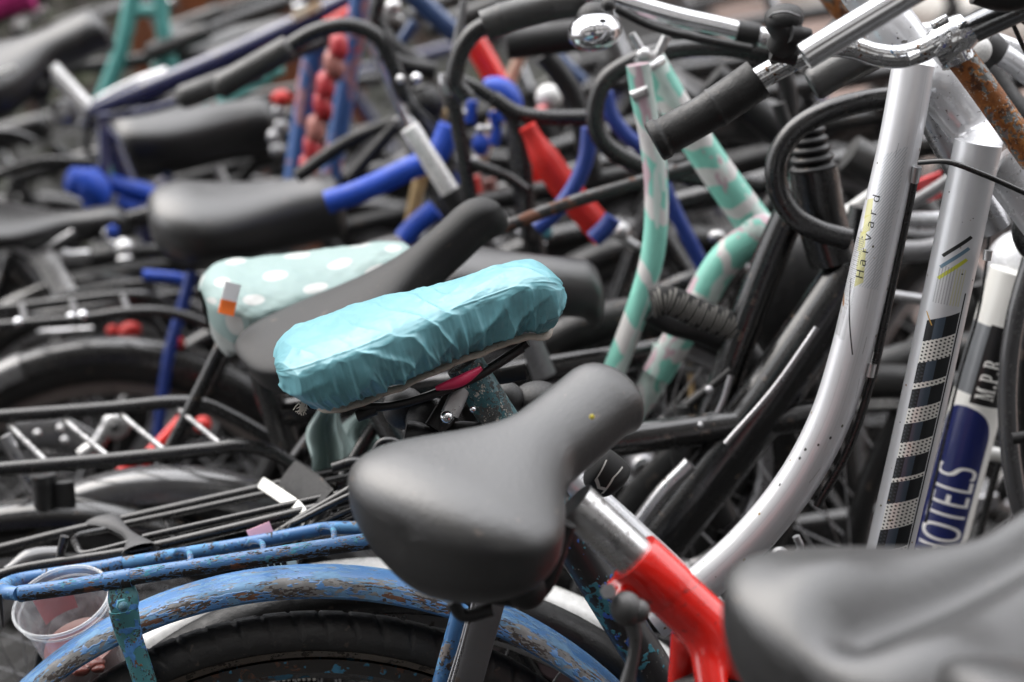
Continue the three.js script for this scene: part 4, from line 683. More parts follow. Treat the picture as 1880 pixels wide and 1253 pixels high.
{
  const d = 3.3, t = thing('fabric_sleeve_lock', 'bright blue cloth-sleeved lock looped around the navy frame at left', 'bike lock', P(200, 370, d));
  part(t, 'sleeve', [T([[128, 352], [150, 330], [172, 350], [176, 390]], 60, d, { n: 24, rf: (q) => 0.5 + 0.6 * Math.sin(q * 3.1) }), T([[196, 335], [230, 345], [270, 355], [285, 372], [262, 385], [215, 368]], 34, d + 0.03, { n: 30 })], M.royal);
}
{ // black smooth saddle in the third row
  const d = 3.55, b = bike('bicycle with long matte black saddle just below the dark handlebar grip', 360, d);
  part(b, 'saddle', saddleGeo(P(204, 252, d), P(510, 208, d + 0.03), { W: 0.18, wn: 0.09, pz: 1.05, drop: 0.075, dome: 0.040, sag: 0.004, dn: 0.85, roll: 0.1, w1: 0.85 }), M.vinylMatte);
  part(b, 'seat_post', T([[398, 305], [415, 345]], 18, d), M.alu);
  part(b, 'frame', [T([[410, 335], [470, 480]], 32, d), T([[420, 360], [505, 262], [560, 240]], 24, d + 0.05, { n: 12 })], M.blackMatte);
  part(b, 'saddle_bolt', [B(288, 312, d - 0.04, 8), B(305, 322, d - 0.04, 7)], M.steelBlue);
}
{ // turquoise bicycle
  const d = 3.95, b = bike('turquoise bicycle far back behind the upper left saddles', 260, d);
  part(b, 'frame', [T([[248, -30], [222, 90], [178, 205]], 30, d, { n: 12 }), T([[292, -30], [300, 60], [318, 130]], 28, d), T([[250, 20], [296, 20]], 24, d), T([[178, 200], [320, 140], [520, 130]], 22, d), T([[352, 165], [386, 215]], 26, d), T([[400, 190], [500, 140]], 20, d), T([[196, 275], [200, 330]], 22, d), T([[285, 130], [300, 120]], 30, d)], M.turq);
  wheel(b, V3(P(220, 350, d).x, 0.345, P(220, 350, d).z), 0.345);
}
{ // saddle below the boards
  const d = 4.05, b = bike('bicycle with broad dark saddle in front of the rust-brown boards', 400, d);
  part(b, 'saddle', saddleGeo(P(286, 88, d), P(545, 48, d + 0.03), { W: 0.19, wn: 0.07, drop: 0.07, dome: 0.036, sag: 0.014, roll: 0.15, pz: 1.05 }), M.vinylMatte);
  part(b, 'frame', [T([[110, 128], [200, 118], [300, 104]], 26, d - 0.04, { n: 8 }), T([[390, 100], [430, 230]], 30, d)], M.blackMatte);
}
{
  const d = 3.9, t = thing('saddle_cover', 'magenta saddle cover cut by the top left corner', 'saddle cover', P(10, 40, d));
  part(t, 'cloth', saddleGeo(P(-100, -8, d), P(62, -24, d), { W: 0.2 }), plain([0.42, 0.02, 0.16], 0.6));
  const b = bike('black bicycle with white lamp under the magenta cover', 20, d + 0.05);
  part(b, 'lamp', [B(36, 45, d, 16)], M.white); part(b, 'frame', [T([[-20, 40], [90, -10]], 24, d + 0.06), T([[30, 50], [80, 200]], 26, d + 0.05)], M.blackMatte); part(b, 'mudguard', T([[52, 36], [66, 26], [84, 16]], 15, d, { n: 8 }), M.alu);
}

/* ---------- upper middle ---------- */
{ // grip and swept handlebar
  const d = 2.75, b = bike('black bicycle whose swept handlebar and grip rise above the blue lock', 700, d);
  const h = part(b, 'handlebar', T([[520, 92], [580, 58], [640, 47], [692, 68], [722, 120], [742, 172], [790, 205]], 30, d, { n: 60 }), M.blackRod);
  part(h, 'grip', T([[392, 166], [540, 82]], 47, d, { m: 20, round: 0.05 }), M.greyRubber);
  part(b, 'stem', [B(780, 190, d, 36), T([[770, 160], [800, 250]], 46, d), B(762, 145, d - 0.02, 10), T([[700, 95, d + 0.05], [740, 118, d + 0.05], [800, 130, d + 0.05]], 30, d, { n: 10 })], M.blackMatte);
  part(b, 'bolt', B(764, 144, d - 0.045, 10), M.chrome);
  part(b, 'frame', [T([[800, 240], [840, 500]], 50, d), T([[545, 325], [640, 260], [725, 225]], 26, d + 0.05, { n: 8 }), T([[640, 330], [728, 230]], 24, d + 0.02)], M.blackMatte);
}
{
  const d = 2.6, b = bike('bicycle with bright white seat post in the upper middle', 800, d);
  part(b, 'seat_post', T([[752, 234], [832, 362]], 36, d, { m: 18 }), M.whitePost);
  part(b, 'frame', [T([[826, 350], [880, 440]], 48, d), T([[880, 440], [960, 620]], 46, d), T([[850, 380], [1260, 300]], 36, d + 0.1)], M.blackMatte);
  part(b, 'collar_bolt', B(862, 366, d - 0.03, 12), M.chrome);
}
{
  const d = 2.68, t = thing('cable_lock', 'thick royal-blue cable lock crossing behind the white seat post', 'bike lock', P(700, 370, d));
  part(t, 'cable', T([[600, 372], [660, 352], [740, 315], [800, 285], [826, 232]], 44, d, { n: 40, m: 18 }), M.royal);
  part(t, 'cable_end', T([[740, 440], [770, 408], [800, 385]], 40, d, { n: 10 }), M.royal);
  const e = 2.75, t2 = thing('fabric_sleeve_lock', 'royal-blue cloth lock sleeve knotted below the red bar in the upper middle', 'bike lock', P(910, 280, e));
  part(t2, 'sleeve', [T([[886, 160], [918, 168], [935, 196], [925, 222]], 46, e, { n: 24, rf: (q) => 0.7 + 0.5 * Math.sin(q * 3.1) }), T([[868, 185], [862, 225]], 20, e, { n: 6 }), T([[905, 205], [912, 240], [905, 265]], 20, e, { n: 8 }), T([[880, 245], [884, 285]], 30, e, { n: 8, rf: (q) => 0.5 + 0.6 * Math.sin(q * 3.1) }), T([[838, 315], [842, 345]], 22, e, { n: 6 })], M.royal);
  part(t2, 'shackle', [B(882, 238, e - 0.03, 9), B(897, 236, e - 0.03, 8), B(850, 208, e - 0.03, 8), B(872, 296, e - 0.03, 9), B(916, 322, e - 0.03, 8)], M.dullAlu);
}
{
  const d = 2.9, b = bike('tan mud-spattered bicycle frame tube behind the cable lock', 770, d);
  part(b, 'frame', [T([[812, 200], [790, 260], [766, 350], [748, 440]], 24, d, { n: 14 }), T([[745, 440], [770, 620]], 26, d)], M.tan);
  const b2 = bike('red and brown bicycle tubes beside the white seat post', 890, 2.85);
  part(b2, 'frame', [T([[874, 322], [890, 410]], 20, 2.85), T([[896, 330], [912, 430]], 30, 2.87)], M.brownRed); part(b2, 'red_tube', T([[872, 325], [886, 400]], 14, 2.82), M.redSleeve);
}
{ // grey-black frames in the upper middle
  const d = 2.55, b = bike('dark grey bicycle frame triangle in the upper middle', 880, d);
  part(b, 'frame', [T([[826, 150], [846, 260], [864, 372]], 28, d, { n: 10 }), T([[836, 145], [880, 165], [940, 215], [962, 290], [968, 440]], 26, d + 0.03, { n: 30 }), T([[948, 225], [958, 330], [972, 420]], 40, d + 0.1, { n: 10 }), T([[865, 300], [930, 325], [965, 350]], 22, d), T([[972, 400], [1010, 640]], 40, d + 0.1)], M.blackRod);
  part(b, 'lug', T([[815, 135], [824, 175]], 26, d - 0.02, { rf: (q) => 0.8 + 0.3 * Math.sin(q * 3) }), M.dullAlu);
  part(b, 'stay', T([[852, 0], [842, 60], [826, 140]], 16, d - 0.01, { n: 8 }), M.greyPaint);
}
{ // blue and red-blue bicycles
  const d = 3.05, b = bike('blue bicycle with faded red paint on its tube at the top', 640, d), two = peel([[[0.03, 0.09, 0.26]], [[0.30, 0.16, 0.19], 0.47, 5], [[0.42, 0.05, 0.05], 0.36, 7]], 0.3, { n: 256 });
  part(b, 'frame', [T([[664, -20], [640, 130], [606, 330]], 38, d, { m: 16, n: 10 }), T([[580, 80], [560, 200], [540, 345]], 44, d + 0.05, { n: 10 })], two);
  part(b, 'top_tube', [T([[736, -30], [790, 20], [850, 74]], 38, d - 0.02, { n: 8 }), T([[762, 40], [728, 90]], 22, d + 0.05)], M.steelBlue);
  part(b, 'lower_tube', [T([[988, 74], [1070, 152]], 28, d)], M.steelBlue);
  part(b, 'handlebar', [T([[700, -10], [690, 30], [712, 70], [750, 105], [780, 118]], 28, d - 0.06, { n: 24 })], M.blackRod); part(b, 'bell', B(722, 12, d - 0.08, 15), M.alu);
  const t = thing('chain_lock', 'red plastic-sleeved chain hanging between the blue tubes at the top', 'chain lock', P(590, 320, 2.95));
  const pts = [[622, 88], [612, 120], [598, 160], [592, 195], [580, 240], [574, 275], [566, 312]];
  pts.forEach(([x, y], i) => part(t, 'link', T([[x - 4, y - 20, 2.95], [x, y, 2.93], [x + 5 * (i % 2 ? 1 : -1), y + 20, 2.95]], 34, 2.95, { n: 10, m: 12, rf: (q) => 0.75 + 0.28 * Math.sin(q * 3.1) }), i % 3 === 1 ? plain([0.30, 0.11, 0.09], 0.5) : plain([0.34, 0.014, 0.02], 0.45)));
  const t2 = thing('chain_lock', 'pale metal chain with red cap right of the matte black saddle', 'chain lock', P(510, 270, 3.3));
  part(t2, 'cap', B(516, 180, 3.3, 19, { sy: 0.8 }), M.redSleeve); [[512, 205], [516, 232], [503, 252], [508, 275]].forEach(([x, y]) => part(t2, 'link', B(x, y, 3.3, 13, { sy: 1.15 }), M.dullAlu));
  part(b, 'basket_rim', T([[600, 50], [660, 14], [670, 0]], 30, d + 0.2, { n: 8 }), M.redSleeve);
}
{
  const d = 2.5, t = thing('folding_lock', 'bright red padded lock bar in the middle of the bikes', 'bike lock', P(1040, 420, d));
  part(t, 'sleeve', T([[968, 232], [1000, 290], [1050, 360], [1112, 432]], 54, d, { n: 30, m: 18, rf: (q) => 0.62 + 0.4 * smooth(0.05, 0.3, q) }), M.redSleeve);
  const b = bike('red bicycle tube just below the grey grip at the top', 890, 2.95); part(b, 'frame', [T([[872, 78], [912, 150]], 44, 2.95), T([[912, 150], [1000, 330]], 40, 2.97)], M.red);
  const b2 = bike('beige bicycle fork blade beside the red tube', 940, 3.0); part(b2, 'fork', [T([[962, 88], [928, 170], [880, 300]], 24, 3.0, { n: 8 })], M.beige);
  const l = thing('bicycle_lamp', 'white rear lamp with pale red lens in the upper middle', 'lamp', P(1000, 220, 2.8)); part(l, 'housing', B(1008, 178, 2.8, 25, { sy: 0.95 }), M.white); part(l, 'lens', B(994, 202, 2.78, 12, { sy: 0.7 }), plain([0.6, 0.16, 0.16], 0.3));
}
{
  const d = 2.42, t = thing('cable_lock', 'dark blue cable looping past the red lock bar down to the chain', 'bike lock', P(1060, 420, d));
  part(t, 'cable', T([[1082, 235], [1076, 290], [1050, 350], [1010, 400], [985, 420]], 30, d, { n: 30 }), M.cobalt);
  part(t, 'cable_loop', T([[1112, 170], [1122, 210], [1150, 248], [1190, 282], [1240, 390], [1290, 490], [1300, 520]], 28, d + 0.08, { n: 40 }), M.cobalt);
  part(t, 'cable_end', T([[1090, 440], [1115, 415], [1125, 400]], 34, d, { n: 8 }), M.cobalt);
}
{ // rusty diagonal bar
  const d = 2.3, b = bike('black bicycle with rust-flecked diagonal bar below the loop handlebar', 1020, d);
  part(b, 'frame', [T([[846, 450], [920, 420], [1030, 378], [1215, 322]], 24, d, { n: 24 }), T([[1215, 322], [1330, 290]], 24, d), T([[850, 450], [870, 700]], 36, d)], M.rustBar);
  const A = arc3(d, [985, 614], [1070, 566], [1190, 545]); wheel(b, A.c, A.R, { t: 0.023 });
  part(b, 'saddle', saddleGeo(P(790, 505, d - 0.08), P(1112, 520, d - 0.06), { W: 0.11, wn: 0.065, drop: 0.042, dome: 0.030, roll: 0.12, sag: 0.0, dn: 0.9, pz: 1.1, droop: 1.2 }), M.vinyl, 'black saddle mostly hidden by the turquoise cover');
  part(b, 'seat_post', T([[960, 590, d - 0.1], [1000, 690, d - 0.1]], 44, d - 0.1), M.greyPaint);
}
/* ---------- mint taped bicycle with chrome bar ---------- */
{
  const d = 2.25, b = bike('bicycle wrapped in mint and white tape with chrome handlebar and bell', 1250, d), wrap = (seed) => new THREE.MeshPhysicalMaterial({ roughness: 0.45, map: tex(256, (u, v) => {
    const q0 = u * 4.6 + Math.abs(((v + 0.1) % 1) - 0.5) * 1.0 + 0.9 * vn(u, 0.3, 5, seed) + 0.3 * fbm(u, v, 5, seed, 2), q = q0 % 1, wd = 0.5 + 0.35 * hash(Math.floor(q0), seed, 3); let c = q < wd ? [0.22, 0.56, 0.46] : [0.60, 0.59, 0.575]; if (fbm(u, v, 5, seed + 9, 3) > 0.6) c = [0.56, 0.66, 0.62];
    if (fbm(u, v, 6, seed + 3) > 0.66) c = [0.50, 0.36, 0.40]; return c.map((k) => k * (0.86 + 0.28 * fbm(u, v, 20, seed + 1, 2))); }) });
  const u = { unit: true, m: 20, n: 24 };
  part(b, 'frame', T([[1192, 108], [1240, 195], [1300, 290], [1350, 362], [1398, 428]], 62, d, { ...u, rf: (t) => 0.9 + 0.2 * t }), wrap(4));
  part(b, 'down_tube', T([[1398, 425], [1330, 480], [1270, 580], [1205, 690]], 62, d - 0.01, { ...u, rf: (t) => 1.05 - 0.15 * t }), wrap(9));
  part(b, 'chain_stay', T([[1225, 640], [1190, 720], [1130, 800], [1060, 890]], 48, d, { ...u, rf: (t) => 1.15 - 0.5 * t }), wrap(15));
  part(b, 'fork', [T([[1172, 118], [1180, 175], [1197, 260], [1206, 370], [1198, 470], [1170, 570], [1120, 700]], 44, d - 0.06, u)], wrap(21));
  const q = part(b, 'lug', [B(1392, 425, d - 0.01, 36)], wrap(30));
  const hs = part(b, 'headset', [T([[1188, 100], [1196, 120]], 52, d, { m: 20, sx: 0.9 }), B(1182, 100, d - 0.02, 14), T([[1160, 62], [1182, 98]], 14, d - 0.02), T([[1224, 66], [1206, 104]], 16, d - 0.02), T([[1166, 136, d - 0.05], [1200, 122, d - 0.05], [1216, 110, d - 0.04]], 16, d, { n: 8 }), T([[1160, 178, d - 0.07], [1190, 165, d - 0.07]], 22, d)], M.alu);
  const h = part(b, 'handlebar', T([[1040, -18], [1090, -14], [1150, 4], [1240, 30], [1320, 48], [1400, 68]], 36, d - 0.05, { n: 40, m: 18 }), M.chrome);
  part(h, 'end_ring', T([[1352, 58], [1392, 66]], 46, d - 0.05, { m: 18 }), M.blackMatte); part(h, 'end_cap', T([[1390, 66], [1424, 74]], 38, d - 0.05, { m: 18, round: 0.3 }), M.alu);
  part(h, 'brake_cable', T([[1130, 15], [1200, 50], [1290, 72], [1380, 90]], 16, d - 0.08, { n: 16 }), M.blackMatte);
  const gr = part(h, 'grip', T([[1072, 0], [1000, 14], [930, 32], [888, 48]], 56, d - 0.06, { n: 40, m: 24, rf: (t) => 0.95 + 0.10 * t + 0.03 * Math.exp(-Math.pow((t - 0.3) / 0.02, 2)) + 0.04 * Math.exp(-Math.pow((t - 0.8) / 0.02, 2)) }), M.greyRubber);
  const bl = part(b, 'bell', [B(1092, 58, d - 0.12, 50, { sy: 0.72 })], M.chrome); part(bl, 'bell_base', [B(1092, 30, d - 0.11, 34, { sy: 0.8 }), B(1116, 10, d - 0.14, 13)], M.blackMatte);
  wheel(b, V3(P(1560, 900, d).x, 0.345, P(1560, 900, d).z), 0.345, { rimM: M.dullAlu });
}
{
  const d = 2.12, cv = canvasTex(512, 64, (g, w, hh) => { g.fillStyle = '#0a0a0a'; g.fillRect(0, 0, w, hh); g.fillStyle = '#6f6d68'; for (let i = 0; i < 30; i++) { g.save(); g.translate(i * 17 + 8, 26 + (i % 3) * 4); g.rotate(-0.35); g.fillRect(-4, -11, 8, 22); g.restore(); } });
  const t = thing('chain_lock', 'black sleeved chain lock with pale print around the mint tube', 'chain lock', P(1280, 620, d));
  part(t, 'sleeve', T([[1196, 558], [1225, 552], [1280, 575], [1340, 600], [1372, 630]], 54, d, { n: 40, unit: true }), new THREE.MeshPhysicalMaterial({ map: cv, roughness: 0.85 }));
  part(t, 'sleeve', T([[1196, 570], [1230, 592], [1290, 610], [1350, 640]], 46, d + 0.06, { n: 30 }), M.blackMatte);
}

/* ---------- bits of other bicycles that show in the gaps ---------- */
{
  const d = 2.55, b = bike('red bicycle with polished crank seen through the ladder rack', 260, d);
  part(b, 'crank', [T([[150, 836], [180, 812], [196, 788], [222, 776]], 26, d, { n: 20 }), B(212, 782, d - 0.02, 26, { sz: 0.5 })], M.alu); part(b, 'crank_bolt', B(210, 784, d - 0.05, 9), M.blackMatte);
  part(b, 'frame', [T([[262, 850], [335, 772]], 26, d + 0.05), T([[250, 838], [200, 900]], 26, d + 0.05)], M.red); part(b, 'rear_lamp', B(372, 780, d, 16), M.redSleeve);
  part(b, 'chain_case', T([[30, 800, d + 0.04], [110, 796, d + 0.04], [180, 830, d + 0.04]], 60, d, { n: 12, sx: 0.3 }), M.guardGrey); for (const [x, y] of [[68, 796], [110, 786], [118, 808]]) part(b, 'rivet', B(x, y, d - 0.01, 7), M.alu);
}
{
  const d = 2.95, b = bike('bright blue bicycle tube left of the polka-dot cover with red lamps beside it', 330, d);
  part(b, 'frame', [T([[352, 500], [336, 560], [310, 650], [284, 840]], 22, d - 0.12, { n: 12 })], M.cobalt);
  part(b, 'rear_lamp', [B(238, 608, d - 0.05, 17, { sx: 1.3 })], M.redSleeve); part(b, 'rear_lamp', B(206, 608, d - 0.04, 12), M.redSleeve); part(b, 'rear_lamp', B(328, 630, d - 0.1, 12), M.redSleeve);
  part(b, 'pedal', [T([[70, 612, d], [170, 606, d]], 14, d)], M.dullAlu);
}
{
  const d = 2.5, b = bike('bicycle with bright rim and brake parts between the mint and the black tubes', 1330, d);
  part(b, 'brake_bridge', T([[1254, 652], [1324, 656]], 30, d, { m: 14 }), M.alu); part(b, 'axle_plate', T([[1250, 676], [1322, 680]], 18, d), M.greyPaint);
  part(b, 'reflector', T([[1376, 556], [1388, 538]], 18, d, { n: 6, sx: 0.4 }), plain([0.5, 0.26, 0.10], 0.4)); part(b, 'bolt', B(1366, 490, d - 0.02, 10), M.chrome); part(b, 'bolt', B(1284, 470, d, 9), M.alu); part(b, 'bolt', B(1316, 434, d, 12, { sx: 1.3 }), M.alu);
  part(b, 'cable', T([[1268, 660], [1270, 740], [1262, 820]], 10, d), M.tan); part(b, 'hub', T([[1180, 560], [1230, 572]], 40, d + 0.2), M.alu);
  part(b, 'seat_stay', T([[1490, 432], [1512, 468], [1500, 530]], 20, d - 0.2, { n: 8 }), M.dullAlu); part(b, 'plate', T([[1452, 478, d - 0.2], [1462, 500, d - 0.2]], 16, d - 0.2, { n: 4, sx: 0.4 }), M.alu); part(b, 'plate', T([[1498, 508, d - 0.2], [1514, 498, d - 0.2]], 16, d - 0.2, { n: 4, sx: 0.4 }), M.alu);
  part(b, 'mudguard', T([[1184, 560], [1260, 520], [1360, 510]], 40, d + 0.1, { n: 14 }), M.blackPaint); part(b, 'gear_cable', T([[1300, 480], [1340, 560], [1290, 640]], 6, d - 0.03, { n: 14, m: 6 }), M.blackRod);
}
{
  const d = 2.6, b = bike('bicycle with bright brake lever and cables in the upper middle gap', 820, d);
  part(b, 'brake_lever', T([[640, 320, d + 0.2], [690, 250, d + 0.2], [735, 222, d + 0.2]], 22, d, { n: 12 }), M.greyPaint);
  for (const [k, y] of [[0, 0], [1, 14], [2, 30]]) part(b, 'cable', T([[700 + k * 8, 40 + y], [740 + k * 6, 150 + y], [800, 260 - y], [860, 330 + y]], 7, d + 0.1, { n: 24, m: 6 }), k === 1 ? M.greyPaint : M.blackRod);
  part(b, 'bell', B(760, 300, d + 0.15, 16), M.alu); part(b, 'bolt', B(735, 145, d, 8), M.alu); part(b, 'spoke_guard', T([[900, 360], [940, 420], [1000, 450]], 10, d + 0.2, { n: 10 }), M.dullAlu);
  part(b, 'reflector', B(1000, 425, d + 0.1, 14, { sz: 0.4 }), plain([0.10, 0.34, 0.42], 0.3)); part(b, 'lamp', B(1140, 425, d, 18), M.alu); part(b, 'lever', T([[1130, 400], [1150, 440], [1172, 455]], 16, d, { n: 8 }), M.alu);
}
/* ---------- right: handlebar loops, dark frames ---------- */
{
  const d = 2.35, b = bike('black bicycle with looped drop handlebar behind the mint frame', 1200, d);
  part(b, 'handlebar', T([[1420, 98], [1330, 88], [1240, 92], [1170, 110], [1112, 148], [1092, 205], [1106, 258], [1165, 300], [1260, 322], [1400, 342]], 34, d, { n: 90, m: 18 }), M.blackRod);
  part(b, 'stem', T([[1400, 90], [1440, 140], [1450, 330]], 34, d + 0.03, { n: 16 }), M.blackMatte);
  part(b, 'saddle', saddleGeo(P(1215, 152, d + 0.25), P(1440, 205, d + 0.25), { W: 0.15, drop: 0.06 }), M.vinylMatte);
  part(b, 'frame', [T([[1310, 140], [1440, 250]], 56, d + 0.2), T([[1430, 190], [1470, 320]], 26, d), T([[1450, 330], [1300, 560]], 40, d + 0.05)], M.blackMatte);
  const b2 = bike('black bicycle with a dropped bar passing under the grey grip', 900, 2.5);
  const h = part(b2, 'handlebar', T([[905, 40], [868, 62], [842, 105], [836, 150], [858, 180]], 34, 2.42, { n: 30 }), M.blackRod);
  part(b2, 'rail', T([[905, 180], [950, 208], [1010, 216], [1080, 216]], 30, 2.52, { n: 20 }), M.blackRod);
  part(b2, 'frame', [T([[930, 80], [1100, 60]], 60, 2.62), T([[1000, 100], [1050, 170], [1090, 330]], 40, 2.7, { n: 10 })], M.blackMatte);
}
{
  const d = 2.02, b = bike('black bicycle with rounded bar, ribbed fork boot and thick dark tubes right of centre', 1480, d);
  part(b, 'handlebar', T([[1680, 178], [1600, 184], [1520, 205], [1460, 240], [1428, 290], [1428, 345], [1456, 395], [1505, 425], [1560, 440]], 41, d, { n: 80, m: 20 }), M.blackRod);
  part(b, 'fork_boot', [0, 1, 2, 3, 4].map((i) => T([[1484 + i * 2, 232 + i * 17], [1486 + i * 2, 247 + i * 17]], 62 + i * 6, d + 0.06, { m: 20, n: 6, rf: (t) => 0.82 + 0.2 * Math.sin(t * 3.1) })), M.blackMatte);
  part(b, 'fork', [T([[1494, 310], [1504, 380], [1530, 480]], 92, d + 0.06, { n: 10, m: 20 }), T([[1500, 230], [1505, 200], [1498, 190]], 20, d + 0.06, { n: 6 })], M.blackPaint);
  part(b, 'frame', [T([[1480, 330], [1425, 450], [1350, 650], [1290, 830]], 62, d + 0.1, { n: 16, m: 18 }), T([[1570, 500], [1440, 690], [1330, 840], [1180, 1030]], 108, d + 0.06, { n: 16, m: 20 }), T([[1590, 380], [1560, 600], [1480, 900]], 60, d + 0.15, { n: 12 })], M.blackPaint);
  part(b, 'cable', [T([[1500, 602, d - 0.02], [1420, 715, d - 0.02], [1332, 815, d - 0.02]], 11, d, { n: 12, m: 8 }), T([[1342, 690, d + 0.05], [1326, 740, d + 0.05], [1308, 778, d + 0.05]], 12, d, { m: 8 })], M.dullAlu);  // long pale rod stands in for the edge highlight of the thick tube
  part(b, 'lever', [T([[1256, 745], [1262, 830], [1290, 890], [1330, 960]], 62, d + 0.08, { n: 20, rf: (t) => 0.55 + 0.6 * Math.sin(t * 2.6) }), T([[1262, 745], [1300, 715], [1342, 680]], 14, d + 0.06, { n: 8 })], M.blackMatte); part(b, 'bolt', [B(1286, 782, d + 0.04, 9), B(1302, 716, d + 0.04, 8)], M.dullAlu);
  part(b, 'stay', T([[1168, 968], [1215, 905], [1268, 852]], 30, d - 0.02, { n: 10 }), M.dullAlu, 'pale rod standing in for a highlight on the glossy black tube');  // pale rod drawn in place of the highlight along the black tube
  const w = V3(P(1330, 1000, d + 0.12).x, 0.345, P(1330, 1000, d + 0.12).z);
  part(b, 'bag', [B(1480, 560, d + 0.2, 110, { sy: 1.2, sz: 0.5 })], M.blackMatte);
}
{ // light tubes of a rack behind
  const d = 2.3, b = bike('bicycle with pale grey rack bars between the two silver tubes', 1640, d), o = { n: 14, m: 12 };
  part(b, 'rack', T([[1548, 388], [1620, 398], [1720, 402], [1780, 398]], 26, d, o), M.silver);
  part(b, 'rack_bar', T([[1650, 386], [1700, 358], [1750, 325]], 22, d, o), M.greyPaint); part(b, 'rack_bar', T([[1555, 392], [1600, 360], [1650, 332]], 26, d - 0.02, o), M.white);
  part(b, 'rack_bar', T([[1640, 420], [1700, 428], [1790, 420]], 18, d, o), M.silver);
  part(b, 'mudguard', T([[1640, 462], [1700, 460], [1770, 440], [1800, 430]], 40, d + 0.04, o), M.greyPaint);
  part(b, 'stay', T([[1620, 540], [1700, 552], [1740, 560]], 20, d, o), M.dullAlu);
  part(b, 'reflector', T([[1700, 326, d + 0.05], [1716, 366, d + 0.05]], 56, d + 0.05, { sx: 0.3, n: 6, rf: (t) => 1.1 - 0.6 * t }), plain([0.50, 0.035, 0.04], 0.3), 'red reflector plate');
  part(b, 'frame', [T([[1560, 280], [1640, 330], [1780, 520]], 70, d + 0.15, { n: 10 }), T([[1640, 700], [1800, 540]], 70, d + 0.1)], M.greyRubber);
  const A = V3(P(1760, 1010, d + 0.02).x, 0.345, P(1760, 1010, d + 0.02).z); wheel(b, A, 0.345, { t: 0.022 });
  part(b, 'mudguard', T([[1560, 1030], [1600, 880], [1680, 720]], 44, d - 0.05, { n: 12 }), M.blackMatte);
}
